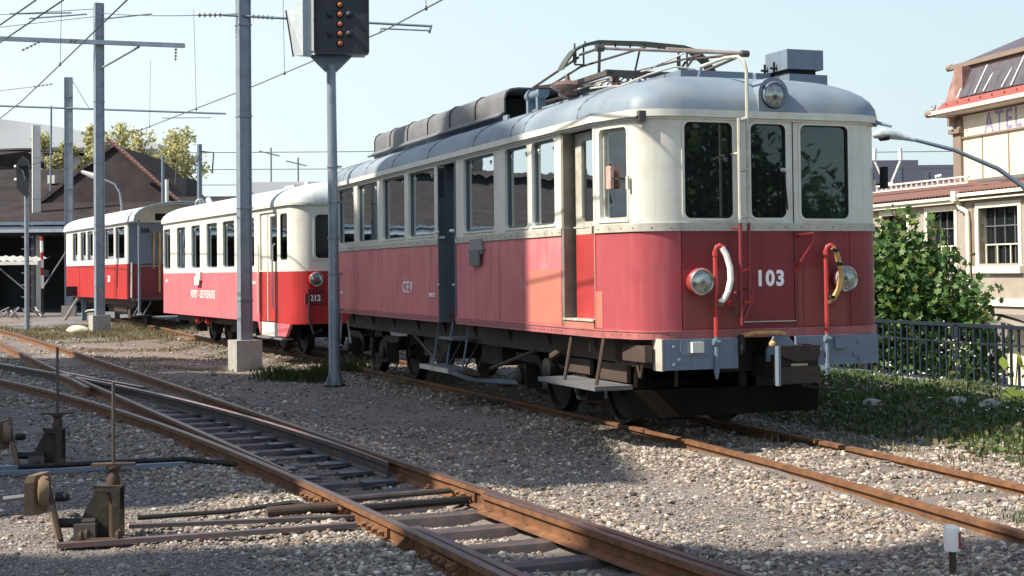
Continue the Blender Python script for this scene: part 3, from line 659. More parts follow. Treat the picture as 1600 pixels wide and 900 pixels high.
# ---- interior
mb = MB(); mb.box(-1.2, 1.2, .25, TL - .25, .98, 1.02); mb.build('floor', M['inside'], car)
mb = MB(); mb.box(.55, .60, 1.5, TL - .3, 1.02, 2.8); mb.box(-1.15, 1.15, 1.47, 1.50, 1.02, 2.8); mb.box(-1.15, 1.15, 4.45, 4.48, 1.02, 2.8); mb.box(-1.15, 1.15, 5.42, 5.45, 1.02, 2.8); mb.build('partition', M['inside'], car)  # lengthwise wall added to keep the side windows dark
mb = MB(); mb.box(-1.2, 1.2, .3, TL - .3, 2.80, 2.815); mb.build('ceiling', M['inside'], car)
for y in np.arange(5.9, 10.8, 1.3):
    mb = MB(); mb.box(-1.15, -.15, y, y + .42, 1.35, 1.45); mb.box(-1.15, -.15, y + .2, y + .26, 1.35, 2.05); mb.build('seat', M['dark'], car)
def curtain(x0, x1, y, z0, z1, name='curtain', folds=9, skew=0):
    vs = []; fs = []; n = folds * 4
    for i in range(n + 1):
        u = i / n; yy = y + .02 * math.sin(i * math.pi / 2)
        vs += [(x0 + (x1 - x0) * u + skew, yy, z0), (x0 + (x1 - x0) * u, yy, z1)]
        if i: fs.append((2 * i - 2, 2 * i, 2 * i + 1, 2 * i - 1))
    mb = MB(); mb.add(vs, fs); return mb.build(name, M['curtain'], car, True)
curtain(.33, .86, .16, 1.95, 2.72, folds=10, skew=.05)
curtain(-.52, -.44, .2, 2.0, 2.72, folds=2, skew=.10)
mb = MB()
for k in range(11): mb.box(.33, .86, .118, .121, 1.98 + k * .07, 1.987 + k * .07)
for k in range(9): mb.box(.36 + k * .06, .366 + k * .06, .118, .121, 1.94, 2.72)
mb.build('window_mesh', M['white'], car)
mb = MB(); mb.box(-.95, .95, .30, .55, 1.75, 1.93); mb.build('driving_desk', M['inside'], car)
# ---- lettering
FM = Matrix.Translation((.022, -.0035, 1.417)) @ Matrix.Rotation(R(90), 4, 'X')
text_mesh('103', .185, M['letter'], car, FM, 'number', bold=.007, sx=.95, spacing=1.15)
SM = lambda y, z, o=.004: Matrix.Translation((-HW - o, y, z)) @ Matrix.Rotation(R(-90), 4, 'Z') @ Matrix.Rotation(R(90), 4, 'X')
text_mesh('CEV', .205, M['letter'], car, SM(6.66, 1.315), 'lettering', bold=.003, sx=1.0, spacing=1.35)
text_mesh('TARE 25.5T', .06, M['letter'], car, SM(5.60, 1.232), 'lettering', bold=.002, sx=.9)
text_mesh('BDe 4/4', .065, M['letter'], car, SM(10.28, 1.217), 'lettering', bold=.002, sx=1.3)
# ---- roof
dome_roof(PL, TL, ZT + .045, .375, .045, 1.0, M['roof'], car, px=3.0, endk=.85)
for y in (2.35, 2.72, 3.9, 5.6, 7.2, 8.6, 9.9, 10.6, .98):      # standing seams over the roof
    vs = []; n = 16
    for k in range(n + 1):
        t = math.pi * k / n; r = math.cos(t); z = ZT + .045 + .375 * (1 - abs(r) ** 3.0) ** (1 / 2.1); x = -r * (HW + .047)
        vs.append((x, y, z + .003))
    mb = MB(); mb.tube(vs, .007, 5); mb.build('roof_seam', M['hood'], car)
# top headlight in a cowl
mb = MB(); pr = []
for k in range(15):
    t = math.pi * k / 14; pr.append((.055 + .15 * math.cos(t), -.05, 3.03 + .15 * math.sin(t)))
pr = [(.205, -.05, 2.88)] + pr + [(-.095, -.05, 2.88)]
mb.prism(pr, (0, .75, .0)); mb.build('headlight_cowl', M['roof'], car, True)
headlamp(car, (.055, -.055, 3.025), .115, (0, -1, 0), M['black'], rim='steelgrey')
# two stacked boxes
mb = MB(); mb.box(.64, 1.05, .64, .98, 3.0, 3.325); mb.box(.48, .64, .98, 1.25, 3.1, 3.37); mb.build('roof_box', M['steelgrey'], car)
mb = MB(); mb.box(.66, .96, .70, 1.05, 3.325, 3.375); mb.build('box_foot', M['black'], car)
mb = MB(); mb.box(.63, 1.02, .66, 1.06, 3.375, 3.56); b2 = mb.build('roof_box', M['steelgrey'], car)
for y in (.85, 1.02):
    mb = MB(); mb.tube([(.60, y, 3.36), (.60, y, 3.46)], .012, 6); mb.tube([(.56, y, 3.40), (.63, y, 3.40)], .012, 6); mb.build('clamp', M['dark'], b2)
mb = MB(); mb.box(-.25, .30, 10.6, 11.3, 3.20, 3.52); mb.build('roof_box', M['steelgrey'], car)
# walkway boards along the roof
mb = MB(); mb.box(-.66, -.46, 1.2, 4.7, 3.23, 3.285); mb.build('roof_walkway', M['steelgrey'], car)
mb = MB(); mb.box(-.36, .40, .9, 1.9, 3.27, 3.36); mb.build('roof_walkway', M['steelgrey'], car)
mb = MB(); mb.box(-.55, .55, 1.9, 4.4, 3.25, 3.34); mb.build('pantograph_base', M['roof'], car)
# resistor hood: rib sections with drooping lip, open near end
prof = [(-.72, 3.36), (-.66, 3.38), (-.585, 3.44), (-.585, 3.60), (-.56, 3.67), (-.50, 3.715), (-.40, 3.73), (.40, 3.73), (.50, 3.715), (.56, 3.67), (.585, 3.60), (.585, 3.44), (.66, 3.38), (.72, 3.36)]
prof = [(x, z - .02) for x, z in prof]
ys_ = [5.05, 6.1, 7.15, 8.15, 9.15, 10.1, 11.0]
for i in range(6):
    mb = MB(); vs = []
    for y in (ys_[i] + .006, ys_[i + 1] - .006):
        for x, z in prof: vs.append((x, y, z))
        for x, z in prof[::-1]: vs.append((x * .97, y, z - .018))
    n = 2 * len(prof); mb.add(vs, [(k, (k + 1) % n, n + (k + 1) % n, n + k) for k in range(n)] + [tuple(range(n))[::-1], tuple(range(n, 2 * n))])
    mb.build('hood_section', M['hood'], car, True)
    mb = MB(); rr = [(x * 1.004, ys_[i + 1], z + .004) for x, z in prof[2:-2]]; mb.tube(rr, .012, 5); mb.build('hood_rib', M['dark'], car)
mb = MB(); mb.box(-.52, .52, 5.6, 11.0, 3.2, 3.64); mb.build('resistor_bank', M['black'], car)
mb = MB(); mb.box(-.60, -.57, 4.9, 11.0, 3.12, 3.36); mb.box(.57, .60, 4.9, 11.0, 3.12, 3.36); mb.build('hood_side_plate', M['roof'], car)
mb = MB(); vs = [(x, 11.01, z) for x, z in prof]; mb.prism(vs, (0, .02, 0)); mb.build('hood_end', M['hood'], car)
# ---- pantograph (lowered)
def tub(name, pts, r, m, parent, n=7):
    mb = MB(); mb.tube(pts, r, n); return mb.build(name, M[m], parent, True)
pg = MB(); pg.box(-.62, .62, 2.0, 2.08, 3.44, 3.50); pg.box(-.62, .62, 3.25, 3.33, 3.44, 3.50); pg.box(-.60, -.54, 2.0, 3.33, 3.45, 3.50); pg.box(.54, .60, 2.0, 3.33, 3.45, 3.50)
pan = pg.build('pantograph', M['panto'], car)
for x in (-.5, .5):
    for y in (2.04, 3.29):
        mb = MB(); mb.lathe([(.05, 0), (.05, .02), (.03, .03), (.05, .045), (.03, .055), (.045, .07), (.03, .08)], (x, y, 3.35), (0, 0, 1), 12); mb.build('insulator', M['insul'], pan, True)
KN = [(-.80, 1.75, 3.665), (.80, 1.75, 3.68)]; KF = [(-.80, 3.55, 3.50), (.80, 3.55, 3.51)]
tub('knee_tube', [KN[0], KN[1]], .016, 'pantolight', pan); tub('knee_tube', [(-.05, 1.80, 3.70), (.80, 1.75, 3.685)], .018, 'pantolight', pan)
tub('knee_tube', [KF[0], KF[1]], .014, 'panto', pan)
for s in (-1, 1):
    tub('lower_arm', [(s * .50, 2.45, 3.50), KN[(s + 1) // 2]], .016, 'panto', pan); tub('lower_arm', [(s * .50, 2.85, 3.50), KF[(s + 1) // 2]], .016, 'panto', pan)
    tub('upper_arm', [KN[(s + 1) // 2], (s * .62, 2.66, 3.74)], .014, 'panto', pan); tub('upper_arm', [KF[(s + 1) // 2], (s * .62, 2.70, 3.72)], .014, 'panto', pan)
    tub('upper_arm', [(s * .30, 1.77, 3.70), (s * .60, 2.7, 3.62), (s * .62, 3.53, 3.52)], .012, 'panto', pan)
    mb = MB()
    for dx in (-.07, .03): mb.tube([(s * .60 + dx, 2.68, 3.86), (s * .60 + dx, 2.68, 3.64)], .010, 6)
    mb.tube([(s * .60 - .07, 2.68, 3.64), (s * .60 + .03, 2.68, 3.64)], .010, 6); mb.tube([(s * .60 - .07, 2.68, 3.78), (s * .60 - .07, 2.68, 3.66)], .022, 8); mb.build('head_support', M['panto'], pan)
    tub('diagonal', [(s * .35, 1.8, 3.66), (-s * .35, 3.5, 3.51)], .011, 'panto', pan)
    mb = MB(); mb.lathe([(.035, -.04), (.035, .04)], KN[(s + 1) // 2], (1, 0, 0), 8); mb.build('knuckle', M['panto'], pan)
for x in np.arange(-.55, .7, .17): tub('finger', [(x, 2.69, 3.89), (x + .01, 2.69, 3.83)], .009, 'panto', pan, 5)
hp = [(-.98, 3.60), (-.93, 3.68), (-.84, 3.79), (-.72, 3.855), (-.56, 3.895), (0, 3.905), (.50, 3.885), (.66, 3.85), (.80, 3.76), (.90, 3.64), (.93, 3.56)]
mb = MB(); vs = []
for x, z in hp: vs += [(x * .93 + .09, 2.60, z), (x * .93 + .09, 2.78, z), (x * .93 + .09, 2.78, z - .028), (x * .93 + .09, 2.60, z - .028)]
n = len(hp); mb.add(vs, [(4 * i + k, 4 * i + (k + 1) % 4, 4 * i + 4 + (k + 1) % 4, 4 * i + 4 + k) for i in range(n - 1) for k in range(4)] + [(3, 2, 1, 0), tuple(4 * n - 4 + k for k in range(4))])
M['bow'] = mat('dark green collector bow', (.07, .085, .06), .5, var=.2); mb.build('collector_head', M['bow'], pan, True)
for k in range(4):
    pts_ = [(-.12 + .05 * math.cos(a) + k * .07, 2.3 + a * .055, 3.49 + .05 * math.sin(a)) for a in np.arange(0, 22, .6)]
    tub('spring', pts_, .008, 'panto', pan, 5)
mb = MB(); mb.lathe([(.06, 0), (.10, .02), (.10, .06), (.16, .09), (.17, .12), (.12, .16), (.03, .18), (.02, .24), (0, .24)], (-.62, 3.0, 3.34), (0, 0, 1), 20); mb.build('lightning_arrester', M['insul'], car, True)
mb = MB(); mb.tube([(-.55, 3.9, 3.50), (-.55, 4.35, 3.50)], .05, 12); mb.tube([(-.55, 3.85, 3.5), (-.55, 3.95, 3.5)], .07, 12); mb.tube([(-.55, 4.2, 3.5), (-.55, 4.25, 3.5)], .075, 12); mb.box(-.60, -.50, 3.92, 3.98, 3.3, 3.5); mb.box(-.60, -.50, 4.22, 4.28, 3.3, 3.5); mb.build('roof_cylinder', M['steelgrey'], car, True)
mb = MB(); mb.tube([(-.35, 3.4, 3.42), (-.35, 4.8, 3.44)], .035, 8); mb.build('roof_conduit', M['dark'], car)
mb = MB(); mb.tube([(-.62, 2.4, 3.36), (-.63, 2.0, 3.33), (-.66, 1.6, 3.28), (-.5, 1.3, 3.36), (-.30, 1.15, 3.42), (-.1, 1.1, 3.40)], .009, 7); mb.build('roof_cable', M['greycream'], car, True)
tub('roof_cable', [(-.60, 2.9, 3.40), (-.4, 2.4, 3.46), (-.2, 1.9, 3.50), (0, 1.5, 3.62)], .008, 'greycream', car)
# ---- front gear of the railcar
def ftub(name, pts, r, m, n=8): return tub(name, pts, r, m, car, n)
for x, z1, mname in ((-.345, 2.83, 'l'), (-.262, 3.22, 'r')):
    if mname == 'l': up = [(x, -.14, 1.90), (x, -.14, 2.80)]
    else: up = [(x, -.14, 1.90), (x, -.14, 3.20), (x - .01, -.12, 3.29), (x - .03, -.05, 3.345), (x - .05, .15, 3.36), (x - .07, .55, 3.34)]
    ftub('ladder_rail', up, .016, 'greycream'); ftub('ladder_rail', [(x, -.14, 1.90), (x, -.14, 1.02 if mname == 'l' else 1.22)] + ([] if mname == 'l' else [(x + .0, -.14, 1.18), (x - .10, -.12, 1.0)]), .016, 'red_front')
for z in (1.45, 1.91, 2.31): ftub('rung', [(-.345, -.14, z + .04), (-.262, -.14, z + .05)], .017, 'greycream' if z > 1.9 else 'red_new')
ftub('rung', [(-.345, -.14, 2.78), (-.262, -.14, 2.80)], .017, 'greycream'); ftub('rung', [(-.32, -.14, 1.22), (-.25, -.14, 1.22)], .015, 'red_new')
for z in (1.30, 1.86, 2.5): ftub('ladder_bracket', [(-.345, -.14, z), (-.345, 0, z)], .010, 'red_front' if z < 1.9 else 'greycream')
ftub('ladder_bracket', [(-.33, .55, 3.34), (-.36, .60, 3.14)], .016, 'steelgrey')
headlamp(car, (-.705, -.10, 1.40), .112, (0, -1, 0), M['red_new'], .11); headlamp(car, (.725, -.10, 1.41), .112, (0, -1, 0), M['red_front'], .11)
for x, m1 in ((-.563, 'red_new'), (.535, 'red_new')):
    ftub('air_pipe', [(x, -.09, .93), (x, -.09, 1.66), (x + .01, -.10, 1.695), (x + .035, -.11, 1.71), (x + .06, -.12, 1.69)], .020, m1)
    ftub('pipe_collar', [(x, -.09, 1.62), (x, -.09, 1.66)], .026, m1)
    ftub('air_pipe', [(x, -.09, .93), (x, -.09, .60), (x, -.09, .57)], [.019, .019, .012], 'steelgrey'); ftub('pipe_collar', [(x - .03, -.09, .885), (x + .03, -.09, .885)], .028, 'steelgrey'); ftub('pipe_collar', [(x, -.09, .62), (x, -.09, .67)], .026, 'steelgrey')
hose = lambda x: [(x + .05, -.12, 1.69), (x + .085, -.13, 1.63), (x + .115, -.14, 1.52), (x + .12, -.14, 1.42), (x + .10, -.13, 1.32), (x + .06, -.12, 1.25), (x + .03, -.11, 1.22)]
ftub('air_hose', hose(-.563), .027, 'white', 12); h2 = ftub('air_hose', hose(.535), .025, 'yellow', 12)
for p in ((.64, -.14, 1.54), (.57, -.12, 1.25), (.60, -.13, 1.66)): 
    mb = MB(); mb.lathe([(.031, -.014), (.031, .014)], p, (.2, 0, 1), 10); mb.build('hose_clamp', M['dark'], h2)
for x in (-.53, .565): 
    mb = MB(); mb.lathe([(.03, -.02), (.035, .01), (.02, .03)], (x, -.11, 1.205), (0, 0, -1), 8); mb.build('hose_coupling', M['rust'], car)
mb = MB(); mb.lathe([(.055, 0), (.055, .02), (.03, .03), (.02, .07), (.03, .09), (0, .10)], (-.43, 0, 1.24), (0, -1, -.2), 12); mb.build('socket', M['red_new'], car, True)
ftub('valve_lever', [(-.40, -.08, 1.17), (-.36, -.09, 1.13), (-.37, -.09, 1.10)], .014, 'rust'); ftub('grab_lever', [(-.30, -.1, 1.34), (-.22, -.11, 1.34), (-.22, -.12, 1.24), (-.36, -.11, 1.02)], .012, 'red_new')
for x0 in (.29,): ftub('grab_handle', [(x0, 0, 1.80), (x0, -.06, 1.80), (x0 + .13, -.06, 1.815), (x0 + .13, -.06, 1.74), (x0 + .005, -.06, 1.57), (x0 + .0, -.0, 1.50)], .013, 'red_new')
mb = MB(); mb.box(.26, .31, -.008, 0, 1.46, 1.56); mb.box(.27, .32, -.008, 0, 1.72, 1.82); mb.build('handle_plate', M['red_front'], car)
ftub('wiper', [(.16, -.02, 2.36), (.155, -.045, 2.33), (.185, -.04, 2.02)], .008, 'black'); mb = MB(); mb.lathe([(.022, 0), (.022, .03), (.012, .045), (0, .045)], (.16, 0, 2.37), (0, -1, 0), 12); mb.build('wiper_motor', M['chrome'], car, True)
# buffer beam
for s, a, b in ((-1, -1.06, -.345), (1, .23, 1.07)):
    mb = MB(); mb.box(a, b, -.075, -.045, .655, .915); bb = mb.build('buffer_beam', M['steelgrey'], car)
    mb = MB(); x = a if s < 0 else b; mb.box(x - .012, x + .012, -.075, .10, .65, .92) if s < 0 else mb.box(x - .01, x + .01, -.07, .1, .65, .91); mb.build('beam_flange', M['greycream'] if s < 0 else M['steelgrey'], bb)
    cx = -.75 if s < 0 else .66
    mb = MB(); mb.box(cx - .055, cx + .055, -.12, -.075, .80, .89); mb.build('socket_box', M['cream'] if s < 0 else M['steelgrey'], bb)
    mb = MB(); mb.box(cx - .15, cx + .12, -.082, -.074, .775, .90); mb.build('socket_plate', M['steelgrey'], bb)
    for dx, z in ((-.21, .85), (-.16, .74), (-.21, .70), (.19, .79)):
        mb = MB(); mb.lathe([(.017, 0), (.017, .015), (0, .02)], (cx + dx * (1 if s < 0 else -1), -.075, z), (0, -1, 0), 6); mb.build('bolt', M['steelgrey'], bb)
mb = MB(); mb.box(-.345, .23, .25, .33, .60, .93); mb.build('headstock', M['dark'], car)
# coupler: centre buffer plate with drawgear
mb = MB(); mb.box(-.21, .17, -.52, -.44, .55, .86); cpl = mb.build('coupler', M['dark'], car)
M['cplface'] = mat('rusty coupler face', (.028, .021, .017), .6, var=.3, dirt=(.06, .035, .02), dirt_amt=.6, dscale=10)
mb = MB(); mb.prism([(-.205, -.521, .86), (.17, -.521, .86), (.17, -.521, .77), (.10, -.521, .73), (-.08, -.521, .73), (-.205, -.521, .78)], (0, -.03, 0)); mb.build('coupler_jaw', M['cplface'], cpl)
mb = MB(); mb.prism([(-.205, -.521, .685), (.17, -.521, .685), (.17, -.521, .55), (-.205, -.521, .55)], (0, -.03, 0)); mb.build('coupler_jaw', M['cplface'], cpl)
mb = MB(); mb.box(-.10, .06, -.53, -.50, .69, .71); mb.build('coupler_pin', M['chrome'], cpl)
mb = MB(); mb.box(-.235, -.212, -.555, -.50, .53, .86); mb.build('side_plate', M['steelgrey'], cpl)
mb = MB(); mb.box(-.03, .13, -.45, .25, .56, .76); mb.build('drawbar', M['dark'], cpl)
mb = MB(); mb.box(.03, .11, -.5, -.42, .80, .87); mb.build('coupler_lug', M['dark'], cpl)
mb = MB(); mb.prism([(-.06, -.08, .80), (.02, -.08, .93), (.14, -.08, .93), (.23, -.08, .83), (.23, -.08, .70), (-.06, -.08, .70)], (0, .03, 0)); mb.build('coupler_bracket', M['steelgrey'], cpl)
mb = MB(); mb.lathe([(.028, 0), (.03, .02), (.012, .04)], (-.20, -.40, .86), (0, 0, 1), 8); mb.build('coupling_cap', M['yellow'], cpl)
ftub('brake_hose', [(-.30, -.05, .93), (-.2, -.12, .955), (.0, -.15, .955), (.08, -.12, .94)], .018, 'yellow'); ftub('brake_hose', [(-.31, -.06, .93), (-.32, -.10, .85), (-.32, -.08, .78)], .03, 'dark')
ftub('coupling_chain', [(.2, -.2, .50), (.35, -.25, .47), (.5, -.25, .46)], .014, 'dark'); ftub('coupling_chain', [(.35, -.15, .65), (.36, -.18, .5)], .012, 'dark')
# plough board under the front
mb = MB(); mb.prism([(-1.12, .55, .44), (.85, .55, .44), (.80, .50, .20), (-1.06, .50, .20)], (0, .03, 0)); M['plow'] = mat('brown black board', (.012, .010, .008), .85, spec=.1, var=.25); mb.build('rail_guard', M['plow'], car)
for x in (-1.0, -.6, .6, 1.0): ftub('guard_hanger', [(x, .6, .46), (x * .95, .65, .85)], .018, 'brownframe', 6)
# corner brackets, mirror
for s in (-1, 1):
    p = Vector(PL.P(S(.10) if s < 0 else -S(.10), 2.83, .03)); mb = MB(); mb.tube([p, p + Vector((s * .02, -.02, -.03))], .03, 8); mb.tube([p, p + Vector((s * .10, -.12, -.02 if s < 0 else -.05))], [.02, .014], 6) if s > 0 else mb.box(p.x - .03, p.x + .03, p.y - .05, p.y + .02, p.z - .06, p.z + .03); mb.build('gutter_spout', M['steelgrey'] if s > 0 else M['panto'], car)
for s in (-1, 1):
    base = Vector(PL.P(s * -1 * 0 + (S(.20) if s < 0 else -S(.20)), 2.26, .01))
    hinge = base + Vector((s * .02, 0, 0)); tip = base + Vector((s * .05, .30 if s < 0 else -.02, .06)) if s < 0 else base + Vector((.11, -.05, .02))
    mo = tub('mirror', [hinge + Vector((0, 0, -.06)), hinge + Vector((0, 0, .05))], .018, 'cream', car); tub('mirror_arm', [hinge, tip], .008, 'dark', mo)
    mb = MB(); 
    if s < 0: mb.box(tip.x - .015, tip.x + .015, tip.y - .045, tip.y + .055, tip.z - .10, tip.z + .10)
    else: mb.box(tip.x - .02, tip.x + .02, tip.y - .015, tip.y + .06, tip.z - .05, tip.z + .15)
    mb.build('mirror_plate', M['mirrorred'] if s < 0 else M['black'], mo)
# destination plate holder on the side
mb = MB(); mb.box(-HW - .03, -HW, 3.70, 4.10, 1.70, 1.86); mb.box(-HW - .035, -HW, 3.66, 4.14, 1.74, 1.77); ph = mb.build('plate_holder', M['plate'], car)
mb = MB(); mb.box(-HW - .045, -HW - .03, 3.74, 4.08, 1.575, 1.745); mb.build('route_plate', M['hood'], ph)
# ---- underframe
mb = MB(); mb.box(-1.06, -1.0, .6, TL - .6, .68, .91); mb.box(1.0, 1.06, .6, TL - .6, .68, .91); sol = mb.build('sole_bar', M['brownframe'], car)
for y in np.arange(1.3, TL - .8, 1.15):
    mb = MB(); mb.prism([(-1.06, y, .90), (-1.12, y, .90), (-1.06, y, .74)], (0, .02, 0)); mb.build('bracket', M['brownframe'], sol)
mb = MB(); mb.box(-.98, .98, .35, TL - .3, .80, .90); mb.build('floor_frame', M['dark'], car)
mb = MB(); mb.box(-1.17, -1.1, .05, .5, .72, .86); mb.box(-1.06, -1.02, .10, .9, .66, .9); mb.build('end_bar', M['brownframe'], car)
tub('truss_rod', [(-1.05, 7.35, .69), (-1.12, 6.05, .40)], .022, 'brownframe', car); tub('truss_rod', [(-1.12, 4.10, .43), (-1.05, 2.87, .69)], .022, 'brownframe', car)
mb = MB(); mb.box(-1.42, -1.12, 4.72, 5.84, .365, .395); st = mb.build('footboard', M['hood'], car)
mb = MB(); mb.box(-1.43, -1.42, 4.72, 5.84, .345, .40); mb.build('board_edge', M['greycream'], st)
for y in (5.75, 5.22, 4.62): tub('step_hanger', [(-1.28, y, .395), (-1.20, y - .02, .92)], .014, 'steelgrey', car, 6)
for y in (5.9, 5.5, 4.9, 4.5): tub('step_stay', [(-1.15, y, .40), (-1.02, y - .15, .72)], .012, 'brownframe', car, 6)
mb = MB(); mb.box(-1.36, -1.05, 4.74, 5.26, .72, .75); mb.build('footboard', M['hood'], car)
mb = MB(); mb.box(-1.46, -1.10, .45, 1.80, .46, .50); mb.build('footboard', M['hood'], car)
for y in (1.33, .60): tub('step_hanger', [(-1.38, y, .50), (-1.30, y, .92)], .017, 'brownframe', car, 6)
for y, L_ in ((.15, .4),): 
    tub('step_stay', [(-1.15, .33, .92), (-1.12, .26, .58)], .013, 'brownframe', car, 6); tub('step_stay', [(-1.14, .13, .80), (-1.13, .22, .58)], .013, 'brownframe', car, 6)
tub('sand_pipe', [(-1.05, 1.95, .80), (-1.18, 2.15, .66)], .035, 'brownframe', car); tub('sand_pipe', [(-1.18, 2.15, .66), (-1.0, 2.3, .45)], .02, 'dark', car)
mb = MB(); mb.tube([(-.3, 3.9, .62), (-.3, 5.9, .62)], .16, 16); mb.build('air_tank', M['dark'], car, True)
mb = MB(); mb.box(-.95, -.35, 6.2, 7.2, .42, .80); mb.box(-.95, .9, 4.2, 4.9, .45, .8); mb.build('equipment_box', M['dark'], car)
tub('brake_pipe', [(-.95, 3.6, .30), (-.95, 5.2, .22), (-.95, 6.5, .28)], .03, 'steelgrey', car)
# ---- bogies
def bogie(parent, y0, y1, side_m='brownframe', hx=.92, r=.39, sparse=False):
    ym = (y0 + y1) / 2; mb = MB()
    for s in (-1, 1):
        mb.prism([(s * hx, y0 - .42, .62), (s * hx, y0 + .25, .62), (s * hx, ym - .35, .48), (s * hx, ym + .35, .48), (s * hx, y1 - .25, .62), (s * hx, y1 + .42, .62), (s * hx, y1 + .42, .54), (s * hx, y1 - .25, .52), (s * hx, ym + .35, .34), (s * hx, ym - .35, .34), (s * hx, y0 + .25, .52), (s * hx, y0 - .42, .54)], (s * -.05, 0, 0))
    mb.box(-hx, hx, ym - .12, ym + .12, .36, .56); b = mb.build('bogie', M['dark'], parent)
    wheelset(b, y0, r); wheelset(b, y1, r)
    for s in (-1, 1):
        for y in (y0, y1):
            mb = MB(); mb.box(s * hx - .09, s * hx + .09, y - .13, y + .13, r - .13, r + .13); mb.lathe([(.09, 0), (.09, .04), (.05, .06), (0, .06)], (s * (hx + .09), y, r), (s, 0, 0), 12); mb.build('axlebox', M['dark'], b, True)
        mb = MB()
        for q in np.arange(0, 1, .12):
            zz = .36 + q * .22; mb.lathe([(.05, -.013), (.09, 0), (.05, .0135)], (s * hx, ym, zz), (0, 0, 1), 10)
        for dy in (-.28, .28): q_ = MB(); q_.v = [(a, b_ + dy, c_) for a, b_, c_ in mb.v]; q_.f = mb.f; q_.build('spring', M['dark'], b, True)
    return b
bogie(car, 1.80, 3.42); b2_ = bogie(car, 8.62, 10.6); b2_.location.x = -.10
mb = MB(); mb.box(-1.03, -.99, .72, 1.35, .50, .66); mb.box(-1.03, -.99, 1.55, 2.10, .52, .66); mb.build('wooden_beam', M['brownframe'], car)
mb = MB(); mb.lathe([(.10, 0), (.12, .03), (.12, .10), (.05, .12)], (-1.06, 2.35, .52), (-1, 0, 0), 14); mb.build('generator', M['dark'], car, True)
# rear mirror of end ladder etc.
for y in (10.9, 11.2): tub('step_hanger', [(-1.20, y, .40), (-1.15, y, .92)], .014, 'greycream', car, 6)
tub('step_stay', [(-1.15, 10.4, .45), (-1.1, 10.8, .8)], .012, 'greycream', car, 6)

# ================================================================ trailer 212
C2Y = R(26.3); L2 = 10.0; H2 = 1.25; cz2 = .05
t2 = empty('trailer_coach', (-2.57, 24.85, cz2), C2Y, 'pink red and cream trailer coach lettered VEVEY - LES PLEIADES, second in the train', 'railway coach')
P2 = Plan(outline(H2, L2, .90, .32)); S2 = lambda y: inv_s(P2, L2, H2, y)
zb2, zt2 = 1.50, 2.66; holes = []
w2 = [(9.02, 9.66), (7.62, 8.40), (6.34, 7.08), (4.96, 5.80), (3.68, 4.54), (2.34, 3.18)]
wz = (1.60, 2.50)
for a, b in w2: holes.append((S2(a), S2(b), wz[0], wz[1], .05))
holes.append((S2(.92), S2(1.98), zb2, 2.55, .03)); holes.append((S2(.34), S2(.74), 1.70, 2.50, .06)); 
fr2 = (-.80, .80); holes.append((F(-.28), F(-.86), 1.72, 2.46, .07)); holes.append((F(.25), F(-.22), 1.72, 2.46, .05)); holes.append((F(.86), F(.28), 1.72, 2.46, .07))
mb = MB(); P2.wall(mb, F(.90), S2(9.8), zb2, zt2, holes, -.06, 0); P2.wall(mb, S2(9.8), P2.T - .9, zb2, zt2, [(P2.T - S2(b_), P2.T - S2(a_), 1.6, 2.5, .05) for a_, b_ in [(8.8, 9.6), (7.4, 8.3), (6.2, 7), (4.9, 5.7), (3.7, 4.5), (2.3, 3.1), (.34, .74)]], -.06, 0)
mb.build('upper_wall', M['cream'], t2, True)
for a, b in w2: window(t2, P2, S2(a), S2(b), wz[0], wz[1], .05, frame=M['doorgrey'], depth=.05)
window(t2, P2, S2(.34), S2(.74), 1.70, 2.50, .06, frame=M['black'], gl=M['glassclear'], latch=False, depth=.02)
for a, b, c_, d_ in ((F(-.28), F(-.86), 1.72, 2.46), (F(.25), F(-.22), 1.72, 2.46), (F(.86), F(.28), 1.72, 2.46)):
    window(t2, P2, a, b, c_, d_, .07, frame=M['black'], gl=M['glassclear'], latch=False, depth=.02)
mb = MB(); P2.ring(mb, F(-.26), F(-.88), 1.70, 2.48, .08, .02, 0, .01); mb.build('window_trim', M['cream'], t2)
def pan2(a, b, z0, z1, m, o=0.): mb = MB(); P2.slab(mb, a + .003, b - .003, z0, z1, -.05, o); return mb.build('side_panel', M[m], t2, True)
zs2 = .60
for a, b in ((2.02, 3.3), (3.3, 4.7), (4.7, 6.0), (6.0, 7.0), (7.0, 8.1), (8.1, 9.7)): pan2(S2(a), S2(b), zs2, 1.50, 'red_pink')
pan2(S2(9.7), P2.T / 2, zs2, 1.5, 'red_pink'); pan2(P2.T / 2, P2.T - .9, zs2, 1.5, 'red_pink')
pan2(F(0.9), S2(.90), zs2, 1.5, 'red3')
mb = MB(); mb.box(-H2 - .004, -H2 + .05, .45, .90, .38, .60); mb.prism([(-H2, .20, .60), (-H2, .45, .60), (-H2, .45, .38)], (.05, 0, 0)); mb.build('step_apron', M['red_pink'], t2)
mb = MB(); mb.prism([(-H2, 1.98, .60), (-H2, 2.12, .60), (-H2, 1.98, .36)], (.05, 0, 0)); mb.build('step_apron', M['red_pink'], t2)
mb = MB(); mb.box(-H2 + .03, -H2 + .07, .92, 1.98, .62, 1.5); e = mb.build('door', M['red3'], t2)
mb = MB(); P2.wall(mb, S2(.92), S2(1.98), 1.5, 2.55, [(S2(1.02), S2(1.44), 1.68, 2.48, .05)], -.07, -.03); mb.build('door_upper', M['cream'], e)
mb = MB(); P2.poly(mb, rrect(S2(1.02), S2(1.44), 1.68, 2.48, .05), -.052, -.048); mb.build('pane', M['glass'], e)
mb = MB(); P2.slab(mb, S2(1.55), S2(1.60), .62, 2.55, -.03, -.02); mb.build('door_edge', M['greycream'], t2)
